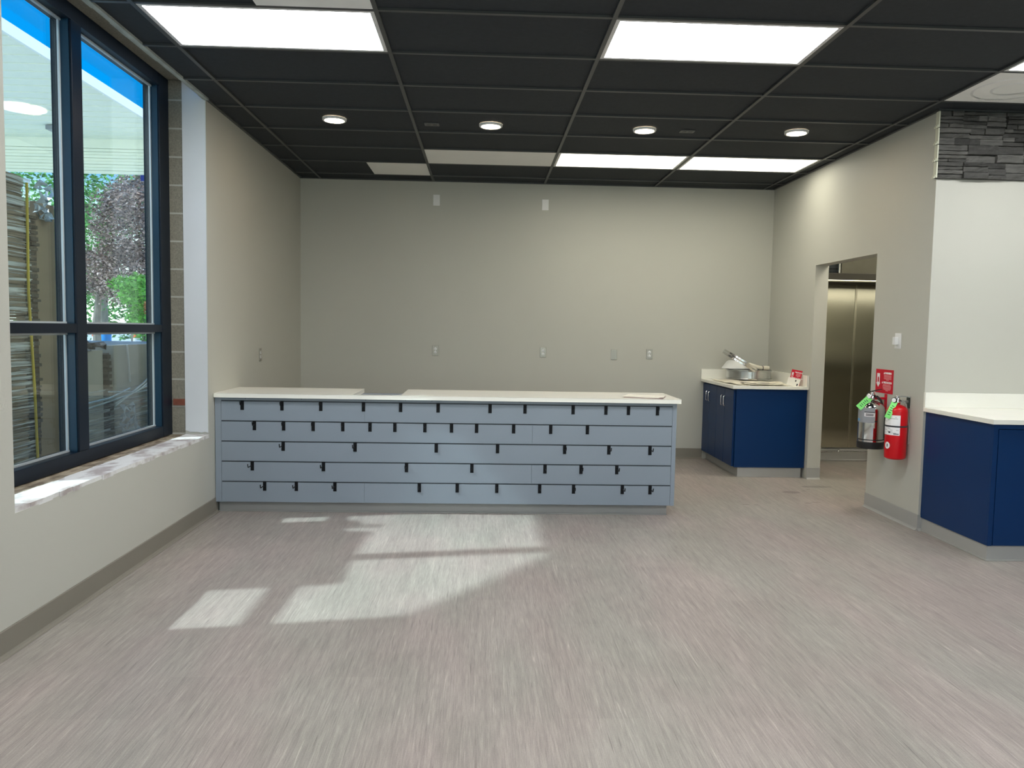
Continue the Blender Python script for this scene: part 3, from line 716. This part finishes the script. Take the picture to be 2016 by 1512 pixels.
c = Vector((XR, 5.925, 1.39))
MB().frame(c, PY, PZ, NX, -.044, .044, -.060, .060, .0004, .006).build('plate', WHITE, t, bevel=.002)
MB().frame(c, PY, PZ, NX, -.026, .012, -.030, .030, .006, .036).build('sensor_box', WHITE, t, bevel=.004)

# ------------------------------------------------------------------ fire extinguishers
def cyl_patch(c, r, a0, a1, z0, z1, n=18):
    m = MB(); vs = []; fs = []
    for i in range(n+1):
        a = a0+(a1-a0)*i/n
        for zz in (z0, z1): vs.append((c[0]+r*math.cos(a), c[1]+r*math.sin(a), zz))
    for i in range(n): k = 2*i; fs.append((k, k+2, k+3, k+1))
    return m.add(vs, fs)
def extinguisher(cx, cy, z0, z1, r, shell, label, red):
    t = thing('fire_extinguisher', (cx, cy, z0), label, 'fire extinguisher')
    H_ = z1-z0; sh = r*.75
    prof = [(0, .004), (r*.80, 0), (r*.97, .010), (r, .03)]
    prof += [(r, H_-sh)]+[(r*math.cos(a*math.pi/2*.93)+.0, H_-sh+sh*math.sin(a*math.pi/2*.93)) for a in (.2, .4, .6, .8, 1)]
    prof += [(.020, H_), (.020, H_+.012), (0, H_+.012)]
    MB().lathe((cx, cy, z0), prof, 48).build('cylinder', shell, t, smooth=True)
    A = math.pi
    if not red:
        MB().lathe((cx, cy, z0), [(r+.0015, -.002), (r+.003, .0), (r+.003, .050), (r+.0005, .052)], 48, close=False).build('base_boot', BLACK, t, smooth=True)
        MB().lathe((cx, cy, z0), [(r+.0005, .066), (r+.002, .067), (r+.002, .073), (r+.0005, .074)], 48, close=False).build('band', BLACK, t, smooth=True)
        a0, a1 = A-1.36, A+1.36
        cyl_patch((cx, cy), r+.0008, a0, a1, z0+.205, z0+.325).build('label', LGREY, t, smooth=True)
        cyl_patch((cx, cy), r+.0014, A+.55, a1-.02, z0+.255, z0+.285).build('label_strip', WHT, t, smooth=True)
        cyl_patch((cx, cy), r+.0016, A+.55, a1-.02, z0+.287, z0+.293).build('label_line', DARKP, t, smooth=True)
        for zz in (.261, .272): cyl_patch((cx, cy), r+.0020, A+.66, a1-.10, z0+zz, z0+zz+.006).build('label_line', DARKP, t, smooth=True)
        cyl_patch((cx, cy), r+.0016, A-.25, A+.10, z0+.216, z0+.234).build('label_symbol', LBLUE, t, smooth=True)
    else:
        a0, a1 = A-1.25, A+1.42
        cyl_patch((cx, cy), r+.0008, a0, a1, z0+.185, z0+.335).build('label', WHT, t, smooth=True)
        cyl_patch((cx, cy), r+.0014, A-.9, A+.35, z0+.326, z0+.335).build('label_header', YEL, t, smooth=True)
        rn = random.Random(3)
        m = MB()
        for i in range(26):
            a = rn.uniform(A-.3, a1-.35); zz = z0+rn.choice([.20, .21, .222, .234, .285, .296, .308, .318]); w = rn.uniform(.08, .3)
            q_ = cyl_patch((cx, cy), r+.0016, a, min(a+w, a1-.05), zz, zz+.003, 4); m.add(q_.v, q_.f)
        m.build('label_print', LGREY, t)
        cyl_patch((cx, cy), r+.0018, A+.35, A+.55, z0+.200, z0+.212, 4).build('label_symbol', DARKP, t)
        cyl_patch((cx, cy), r+.0018, A+.85, a1-.1, z0+.192, z0+.198, 6).build('label_line', DARKP, t)
        MB().lathe((cx, cy, z0), [(r+.001, .245), (r+.003, .246), (r+.003, .256), (r+.001, .257)], 48, close=False).build('strap', DARKP, t, smooth=True)
        m = MB(); vs = []; n = 24
        for i in range(n):
            b_ = 2*math.pi*i/n; a = A+.28+.30*math.cos(b_); vs.append((cx+(r+.0014)*math.cos(a), cy+(r+.0014)*math.sin(a), z0+.105+.026*math.sin(b_)))
        m.add(vs+[(cx+(r+.0018)*math.cos(A+.28), cy+(r+.0018)*math.sin(A+.28), z0+.105)], [(i, (i+1) % n, n) for i in range(n)]).build('round_label', WHT, t)
        cyl_patch((cx, cy), r+.0026, A+.24, A+.34, z0+.094, z0+.116, 3).build('label_symbol', DARKP, t)
    zt = z0+H_+.012
    # valve, levers, gauge, hose, tag
    MB().lathe((cx, cy, zt-.004), [(.019, 0), (.021, .01), (.017, .018), (.017, .05), (.012, .056), (0, .058)], 20).build('valve', CHROME, t, smooth=True)
    d = Vector((.45, -.89, 0)).normalized(); top = Vector((cx, cy, zt+.045)); sd = Vector((-d.y, d.x, 0))
    def lever(p, name, mt):
        m = MB(); vs = []; fs = []
        for (u_, v_, w_) in p:
            c_ = top+d*u_+PZ*v_
            vs += [c_+sd*w_-PZ*.003, c_-sd*w_-PZ*.003, c_-sd*w_+PZ*.003, c_+sd*w_+PZ*.003]
        for i in range(len(p)-1):
            k = 4*i; fs += [(k,k+1,k+5,k+4),(k+1,k+2,k+6,k+5),(k+2,k+3,k+7,k+6),(k+3,k,k+4,k+7)]
        fs += [(3,2,1,0), tuple(len(vs)-4+i for i in range(4))]
        m.add(vs, fs).build(name, mt, t)
    if red:
        lever([(-.02, -.004, .011), (.02, .004, .011), (.07, .006, .009), (.105, .004, .007)], 'top_lever', CHROME)
        lever([(-.01, -.02, .010), (.03, -.024, .010), (.07, -.05, .008)], 'carry_handle', CHROME)
    else:
        lever([(-.045, -.012, .010), (-.02, .010, .011), (.02, .020, .010), (.075, .034, .008)], 'top_lever', BLACK)
        lever([(-.01, -.012, .010), (.02, -.016, .010), (.075, -.058, .008)], 'carry_handle', BLACK)
    g0 = top-PZ*.025+Vector((-.55, -.83, 0)).normalized()*.016; gd = Vector((-.80, -.6, 0)).normalized()
    g = MB().lathe(g0+Vector((-.018, .0, 0)), [(.0, .0), (.019, .001), (.021, .006), (.021, .016), (.018, .019), (0, .019)], 24, axis=gd).build('gauge', CHROME if not red else BLACK, t, smooth=True)
    MB().lathe(g0+Vector((-.018, .0, 0))+gd*.0192, [(0, 0), (.016, 0), (.016, .001), (0, .001)], 20, axis=gd).build('gauge_dial', WHT, g)
    hp = top-PZ*.03
    e_ = Vector((.55, -.2, 0)).normalized()
    MB().tube([hp+e_*.012, hp+e_*.035+PZ*.004, hp+e_*(.055 if red else .06)-PZ*.02, Vector((cx, cy, 0))+e_*(r*.93)+PZ*(z0+H_-.07), Vector((cx, cy, 0))+e_*(r+.012)+PZ*(z0+H_-.16), Vector((cx, cy, 0))+e_*(r+.012)+PZ*(z0+H_-.30)][:6], .0075 if red else .008, 10).build('hose', BLACK if not red else P('grey_hose', (.35,.33,.30), .4), t, smooth=True)
    MB().tube([hp-PZ*.004+sd*.012, hp+sd*.035-PZ*.008, hp+sd*.03+PZ*.012, hp+sd*.012+PZ*.01], .0018, 6).build('pull_pin', YEL if red else CHROME, t, smooth=True)
    # inspection tag
    tw, tl_ = (.040, .14) if red else (.050, .125)
    S0 = top-PZ*.035+Vector((-.03, -.02, 0)); dirn = Vector((-.44, -.10 if red else .06, -.88)).normalized() if red else Vector((-.72, -.05, -.66)).normalized()
    nrm = Vector((-.50, -.86, 0)); nrm = (nrm-dirn*nrm.dot(dirn)).normalized(); Xs = dirn.cross(nrm)
    m = MB(); vs = []; fs = []
    for i in range(7):
        c_ = S0+dirn*(tl_*i/6)+nrm*(.012*math.sin(i/6*math.pi)); vs += [c_-Xs*tw/2, c_+Xs*tw/2]
    for i in range(6): k = 2*i; fs.append((k, k+1, k+3, k+2))
    m.add(vs, fs); tg = m.build('inspection_tag', GREEN, t, solid=.0006)
    m = MB()
    for i, (u_, v_) in enumerate(((.30, -.2), (.42, .15), (.55, -.05), (.68, .1), (.80, 0))):
        c_ = S0+dirn*(tl_*u_)+nrm*(.012*math.sin(u_*math.pi)+.001); m.frame(c_, Xs, dirn, nrm, -tw*.22+v_*tw*.3, tw*.22+v_*tw*.3, -.003, .003, 0, .0005)
    m.build('tag_print', P('dark_green_print', (.03, .16, .05), .6), tg)
    # wall bracket
    if red:
        m = MB().box(XR-.006, XR-.0006, cy-.022, cy+.022, z0+H_-.03, z0+H_+.055).build('bracket_plate', BLACK, t, bevel=.002)
        MB().box(cx+.012, XR-.004, cy-.010, cy+.010, z0+H_+.012, z0+H_+.030).build('bracket_arm', GALV, t, bevel=.002)
    else:
        m = MB().box(XR-.005, XR-.0006, cy-.018, cy+.018, z0+H_-.14, z0+H_+.05).build('bracket_plate', REDS, t)
        MB().box(cx+.012, XR-.004, cy-.012, cy+.012, z0+H_+.006, z0+H_+.024).build('bracket_arm', REDS, t, bevel=.002)
    return t
extinguisher(3.108, 6.065, .535, .915, .097, STEELM, 'polished steel fire extinguisher with black base and green tag beside the doorway', False)
extinguisher(3.134, 5.735, .500, .915, .076, REDP, 'red fire extinguisher with white label hanging right of the steel one', True)

# ------------------------------------------------------------------ kitchen beyond the doorway
t = thing('steel_wall_cladding', (3.9, YB, 1), 'stainless steel sheet cladding on the wall seen through the doorway', 'metal panel')
seam_x = [3.36, 4.19, 5.0, 6.2]
for i in range(3):
    MB().box(seam_x[i]+.0015, seam_x[i+1]-.0015, YB-.016, YB-.002, .15, 2.4).build('steel_sheet', STEEL, t)
for i in (1, 2): MB().box(seam_x[i]-.012, seam_x[i]+.012, YB-.020, YB-.0165, .15, 2.4).build('seam_strip', P('bright_steel', (.60,.57,.45), .25, 1.0, var=.1), t)
t = thing('range_hood', (4.2, 8.2, 1.98), 'stainless kitchen exhaust hood above the steel cladding inside the doorway', 'range hood')
MB().box(3.46, 6.0, 7.865, 8.64, 1.991, 2.06).build('hood_rim', P('hood_rim', (.05,.047,.038), .5, .6, var=.1), t, bevel=.002)
MB().box(3.46, 6.0, 7.86, 7.90, 1.972, 1.990).build('drip_lip', P('hood_lip', (.62,.60,.50), .3, .9, var=.05), t, bevel=.004)
MB().box(3.66, 6.0, 7.90, 7.94, 2.061, 2.75).build('hood_body', P('hood_steel', (.12,.115,.09), .4, .8, var=.1), t, bevel=.002)
MB().box(3.625, 3.64, 7.88, 7.895, 2.061, 2.75).build('corner_post', CHROME, t)
t = thing('gas_pipe', (4.2, 8.55, .1), 'thin chrome pipe running low along the steel clad wall inside the doorway', 'pipe')
MB().tube([(3.37, 8.56, .115), (6.0, 8.56, .115)], .010, 10).build('pipe', CHROME, t, smooth=True)
MB().lathe((4.03, 8.56, .105), [(.016, 0), (.018, .01), (.010, .03), (0, .034)], 12).build('valve', CHROME, t, smooth=True)
for x in (3.6, 4.4, 5.2): MB().box(x-.01, x+.01, 8.56, 8.655, .11, .12).build('pipe_clip', GALV, t)
t = thing('wall_cabinet', (3.5, 8.62, 2.3), 'pale blue grey box on the kitchen wall at the top left of the doorway', 'box')
MB().box(3.42, 3.80, 8.25, 8.62, 2.09, 2.45).build('case', P('pale_box', (.45,.52,.58), .3, var=.1, vscale=(9,9,9)), t, bevel=.03)
MB().box(3.44, 3.78, 8.244, 8.25, 2.13, 2.135).build('seam', DARKP, t)
KL = EM('kitchen_diffuser', (1, .93, .76), 18.0)
t = thing('wall_lamp', (5.3, 5.7, 2.0), 'long narrow lamp on the kitchen side of the partition, mirrored in the steel cladding', 'wall lamp')
MB().box(4.2, 6.8, YC+.131, YC+.16, 2.0, 2.1).build('housing', LFR, t)
MB().box(4.22, 6.78, YC+.16, YC+.18, 2.01, 2.06).build('tube_cover', EM('tube_light', (1, .95, .78), 5.0), t)
t = thing('prep_table', (5.2, 6.0, 0), 'dark kitchen prep table with steel top, mirrored in the steel cladding', 'table')
MB().box(3.9, 6.9, 5.72, 6.35, .001, 1.02).build('cabinet', P('brushed_table', (.26,.25,.21), .5), t); MB().box(3.88, 6.92, 5.70, 6.38, 1.021, 1.06).build('top', GALV, t)
t = thing('ceiling_light', (4.2, 6.6, CZ), 'lit ceiling light panel in the kitchen beyond the doorway', 'ceiling light')
MB().box(3.7, 4.9, 6.6, 7.2, CZ+.002, CZ+.0138).build('diffuser', KL, t)

# ------------------------------------------------------------------ outside: ground, canopy
tag(MB().box(-90, -2.46, -30, 160, -.12, -.02).build('ground', PAVE), kind='structure')
t = thing('station_canopy', (-13, 12, 5.6), 'large white flat canopy roof outside above the pavement, seen through the window', 'canopy')
CXe, CYe, CZe = -6.97, 18.46, 5.6
m = MB().box(-22, CXe-.05, -2, CYe, CZe, CZe+.12)
m.build('deck', CANOPY, t)
m = MB()
for i in range(50):
    y = -1.8+i*.406; m.box(-21.9, CXe-.06, y, y+.02, CZe-.014, CZe)
m.build('deck_ribs', CANOPY, t)
MB().box(CXe-.05, CXe, -2, CYe, CZe-.01, CZe+.17).build('edge_trim', P('white_edge', (.92,.93,.92), .5, var=.01), t)
m = MB()
for i in range(8): m.box(-22, CXe+.05, CYe+.0-.012*(i % 2), CYe+.06, 4.83+i*.07, 4.83+(i+1)*.07-.006)
m.box(-22, CXe+.05, CYe-.06, CYe+.06, 5.39, 5.60)
m.build('end_fascia', CANOPY, t)
MB().box(-7.95, -7.25, CYe+.07, CYe+.10, 4.70, 5.7).build('blue_fascia', NAVYF, t)
for (x, y) in ((-9.1, 15.94), (-12.5, 15.9), (-9.1, 10.0)): MB().lathe((x, y, CZe-.02), [(0, 0), (.42, 0), (.42, .006), (0, .006)], 32).build('canopy_light', CLIGHT, t)
MB().box(-9.35, -9.1, 17.2, 17.5, CZe-.10, CZe-.015).build('camera_box', LGREY, t)
MB().box(-8.52, -8.37, 16.0, 16.15, -.02, CZe-.016).build('column', P('column_paint', (.45,.47,.46), .5), t)
MB().box(-8.525, -8.365, 15.99, 16.155, 2.2, 2.75).build('column_band', P('blue_band', (.01,.12,.55), .5), t)

t = thing('sun_blocker', (-2.9, 2, 3.1), 'added unseen white sloped sun awning fixed outside, left of and above the window', 'blocker')  # unseen shape added to block sun and slant the floor patch's edge
MB().prism([(.5, 3.12), (3.1, 3.12), (4.35, 4.3), (.5, 4.3)], -3.36, -3.28, 'x').build('side_panel', CANOPY, t)
MB().box(-3.28, -2.46, .5, 3.0, 3.13, 3.2).build('blocker_plate', CANOPY, t)
# ------------------------------------------------------------------ outside: pallets by the window
def film_box(x0, x1, y0, y1, z0, z1, seed, parent, name='stretch_film'):
    rn = random.Random(seed); m = MB(); n = 26; k = 22; vs = []; fs = []
    for j in range(k+1):
        for i in range(n+1):
            vs.append((x1+rn.uniform(.002, .016), y0+(y1-y0)*i/n, z0+(z1-z0)*j/k))
    for j in range(k):
        for i in range(n):
            p = j*(n+1)+i; fs.append((p, p+1, p+n+2, p+n+1))
    m.add(vs, fs)
    vs = [(x1-.001, y0-.006, z0), (x0, y0-.006, z0), (x0, y0-.006, z1), (x1-.001, y0-.006, z1)]; m.add(vs, [(0,1,2,3)])
    return m.build(name, FILM, parent, smooth=True)
t = thing('cardboard_pallet', (-3.4, 4.7, 0), 'tall film-wrapped stack of flattened cardboard outside the left window pane', 'pallet stack')
PXf = -2.86; ph = 2.33
MB().box(-3.75, PXf+.03, 3.88, 5.34, -.018, .09).build('wooden_pallet', BARK, t)
m = MB(); rn = random.Random(5); zz = .092
while zz < ph-.01:
    h_ = rn.uniform(.010, .022); m.box(-3.7+rn.uniform(0,.02), PXf-.02+rn.uniform(-.012, .006), 3.90, 5.03+rn.uniform(-.01, .01), zz, min(zz+h_, ph)); zz += h_+.002
m.build('cardboard_stack', CARD, t)
m = MB(); zz = .1
while zz < ph-.25:
    h_ = rn.uniform(.02, .045); m.box(PXf-.06, PXf+rn.uniform(.0, .02), 5.04, 5.12+rn.uniform(-.012, .012), zz, zz+h_*.6); zz += h_
m.build('corner_edges', CARDD, t)
MB().box(-3.0, PXf-.005, 5.135, 5.35, .095, ph-.14).build('cardboard_side', CARD, t)
film_box(-3.72, PXf-.0, 3.89, 5.05, .12, ph-.02, 8, t)
MB().tube([(PXf+.021, 5.00, ph-.05), (PXf+.021, 4.99, 1.6), (PXf+.021, 5.03, 1.0), (PXf+.021, 5.06, .12)], .009, 6).build('yellow_strap', STRAPY, t)
def crumple(c, s, name, mt, parent, seed, n=60):
    rn = random.Random(seed); m = MB(); c = Vector(c)
    pts = [c+Vector((rn.uniform(-s[0], s[0]), rn.uniform(-s[1], s[1]), rn.uniform(-s[2], s[2]))) for _ in range(n)]
    for _ in range(n*2):
        p = rn.choice(pts); near = sorted(pts, key=lambda q_: (q_-p).length)[1:6]; a_, b_ = rn.sample(near, 2)
        m.add([p, a_, b_], [(0, 1, 2)])
    return m.build(name, mt, parent)
CRUMP = P('crumpled_film', (.62, .72, .80), .2, var=.2, vscale=(30,30,30), spec=.8)
crumple((PXf+.02, 5.18, ph-.13), (.04, .07, .13), 'film_tail', CRUMP, t, 4)
t = thing('cardboard_pallet', (-3.4, 6.6, 0), 'lower cardboard box pallet half wrapped in film outside the right window pane', 'pallet stack')
lz = 1.25; LY0, LY1 = 5.62, 7.6
MB().box(-3.9, PXf+.03, LY0, LY1, -.018, .09).build('wooden_pallet', BARK, t)
MB().box(-3.85, PXf-.01, LY0+.02, 5.99, .092, lz-.03).box(-3.85, PXf-.01, 6.16, LY1, .092, lz).build('carton', CARDT, t, bevel=.006)
m = MB(); zz = .1
while zz < lz-.08:
    h_ = .05; yy = 6.0+.10*(1-zz/lz); m.box(PXf-.06, PXf+.01, yy+rn.uniform(-.006,.006), yy+.065+rn.uniform(-.006,.006), zz, zz+.03); zz += h_
m.build('corner_edges', CARDD, t)
MB().box(-3.8, PXf-.04, 6.02, 6.15, .1, lz-.06).build('inner_carton', BROWNF, t)
fold([(PXf-.10, 5.66+.05*i, lz-.02+.05*math.sin(i*.55)) for i in range(8)], .05, .03, 'torn_flap', t, BROWNF)
crumple((PXf-.03, 5.85, lz+.0), (.05, .18, .035), 'flap_end', BROWNF, t, 6, 50)
film_box(-3.9, PXf+.004, LY0+.01, LY1-.01, .30, .92, 12, t)
m = MB()
for (a0_, b0_) in (((5.64, .84), (6.35, .90)), ((5.64, .80), (6.9, .93)), ((6.1, .78), (7.1, 1.12)), ((6.1, .80), (7.0, 1.02)), ((6.0, .9), (6.9, .86))):
    m.tube([(PXf+.024, a0_[0], a0_[1]), (PXf+.028, (a0_[0]+b0_[0])/2, (a0_[1]+b0_[1])/2-.02), (PXf+.024, b0_[0], b0_[1])], .007, 5)
m.build('film_rope', CRUMP, t)
crumple((PXf+.03, 6.32, .66), (.035, .14, .13), 'film_tail', CRUMP, t, 9, 70)
MB().tube([(PXf+.006, 6.36, lz), (PXf+.006, 6.40, .95)], .008, 5).build('white_strap', WHT, t)

# ------------------------------------------------------------------ outside: drums, cones, trees
def on(u, w, d):   # point on the sight line through pixel (u, w) at depth y=d : only used to place far things
    v = (u-1008)*r2+(756-w)*u2+F*fw; k = d/v.y; return Vector((0, 0, CAMZ))+v*k
p = on(209, 662, 28); bx, by = p.x, p.y
t = thing('plastic_drum', (bx, by, 0), 'bright blue plastic drum standing outside on the pavement', 'drum')
MB().lathe((bx, by, -.02), [(.16, 0), (.17, .02), (.17, .33), (.175, .35), (.17, .37), (.17, .66), (.175, .68), (.17, .70), (.17, 1.05), (.15, 1.08), (0, 1.08)], 28).build('drum', BARREL, t, smooth=True)
def cone(u, d, lab, h=1.1, mt=ORANGE):
    p = on(u, 660, d); t = thing('traffic_cone', (p.x, p.y, 0), lab, 'traffic cone', 'orange cones outside')
    MB().box(p.x-.2, p.x+.2, p.y-.2, p.y+.2, -.02, .03).build('base', BLACK, t)
    MB().lathe((p.x, p.y, .03), [(.17, 0), (.13, .3), (.10, .75), (.09, h-.05), (.12, h-.03), (.12, h), (0, h)], 20).build('body', mt, t, smooth=True)
    MB().lathe((p.x, p.y, .03), [(.128, .42), (.117, .60)], 20, close=False).build('reflective_band', WHT, t, smooth=True)
    MB().lathe((p.x, p.y, .03), [(.110, .76), (.100, .92)], 20, close=False).build('reflective_band', WHT, t, smooth=True)
cone(269, 25, 'orange traffic cone with white bands standing near the green shrub outside')
cone(187, 27, 'orange and white traffic cone left of the blue drum outside')
def tree(name, c, blobs, leafmat, n, leaf, label, cat='tree', trunk=None, seed=1, fol='foliage'):
    rn = random.Random(seed); t = thing(name, (c[0], c[1], 0), label, cat, 'trees and shrubs outside'); m = MB()
    tot = sum(b[3]*b[4]*b[5] for b in blobs)
    for (bx_, by_, bz_, rx_, ry_, rz_) in blobs:
        for _ in range(int(n*rx_*ry_*rz_/tot)):
            while True:
                v = Vector((rn.uniform(-1,1), rn.uniform(-1,1), rn.uniform(-1,1)))
                if .25 < v.length < 1: break
            v *= (.72+.28*rn.random())/max(.72, v.length**.3)
            p = Vector((bx_+v.x*rx_, by_+v.y*ry_, bz_+v.z*rz_))
            d1 = Vector((rn.uniform(-1,1), rn.uniform(-1,1), rn.uniform(-.7,.3))).normalized(); d2 = d1.cross(Vector((rn.uniform(-1,1), rn.uniform(-1,1), rn.uniform(-1,1)))).normalized()
            L_ = leaf*rn.uniform(.6, 1.3)
            m.add([p-d1*L_, p+d2*L_*.5, p+d1*L_, p-d2*L_*.5], [(0,1,2,3)])
    m.build(fol, leafmat, t)
    if trunk:
        for tr in trunk: MB().tube(tr[0], tr[1], 8).build('trunk', BARK, t, smooth=True)
    return t
p = on(245, 470, 26)
tree('copper_beech', (p.x, p.y), [(p.x+.45, p.y, 4.6, 1.55, 1.9, 1.7), (p.x+.2, p.y, 3.0, 1.7, 1.6, 1.2), (p.x-1.1, p.y, 3.1, 1.0, 1.3, .9), (p.x+.6, p.y, 5.3, 1.2, 1.4, 1.0)], LEAFP, 24000, .055,
     'large purplish copper beech tree behind the pavement, seen through the right window pane', trunk=[([(p.x-.9, p.y, 0), (p.x-.95, p.y, 1.4), (p.x-.8, p.y, 2.8)], [.14, .12, .09]), ([(p.x+.3, p.y, 0), (p.x+.2, p.y, 3.5)], [.13, .08])], seed=2, )
p = on(270, 575, 19)
tree('green_shrub', (p.x, p.y), [(p.x+.15, p.y, 2.15, .62, .7, .50), (p.x+.25, p.y, 1.45, .55, .7, .5), (p.x-.35, p.y, 2.35, .35, .4, .22)], LEAFL, 3600, .055,
     'bright lime green young tree in front of the copper beech', trunk=[([(p.x+.1, p.y, 0), (p.x+.15, p.y, 1.6), (p.x, p.y, 2.2)], [.05, .04, .02])], seed=3)
p = on(291, 604, 18.4)
tree('orange_shrub', (p.x, p.y), [(p.x, p.y, p.z, .10, .1, .22)], LEAFO, 130, .04, 'small orange-leaved branch beside the lime green tree', 'shrub', seed=8)
p = on(200, 370, 34)
tree('green_tree', (p.x, p.y), [(p.x, p.y, 7.2, 2.4, 2.2, 2.4), (p.x-1.6, p.y, 4.6, 2.6, 2.0, 2.6), (p.x+1.8, p.y, 6.0, 2.0, 2.0, 2.4)], LEAFG, 4200, .12,
     'tall mid green tree rising behind and left of the copper beech', trunk=[([(p.x, p.y, 0), (p.x, p.y, 6)], [.2, .12])], seed=4)
p = on(112, 400, 30)
tree('green_tree', (p.x, p.y), [(p.x, p.y, 6.2, 2.2, 2.0, 2.3), (p.x+.4, p.y, 3.6, 2.2, 2.0, 2.2)], LEAFG, 3400, .11,
     'green tree behind the tall cardboard stack, at the left pane', trunk=[([(p.x, p.y, 0), (p.x, p.y, 5)], [.2, .12])], seed=5)
p = on(235, 600, 39)
tree('green_hedge', (p.x, p.y), [(p.x-2.5, p.y, 1.9, 3.0, 1.0, 1.9), (p.x+1.5, p.y, 1.9, 3.0, 1.0, 1.9), (p.x+4.5, p.y, 2.4, 3.0, 1.0, 2.4), (p.x-6, p.y, 2.0, 3.0, 1.0, 2.2), (p.x-11, p.y+2, 2.4, 4.0, 1.0, 2.6)], LEAFG, 9000, .12,
     'dark green hedge of undergrowth along the ground behind the trees', 'hedge', seed=6)
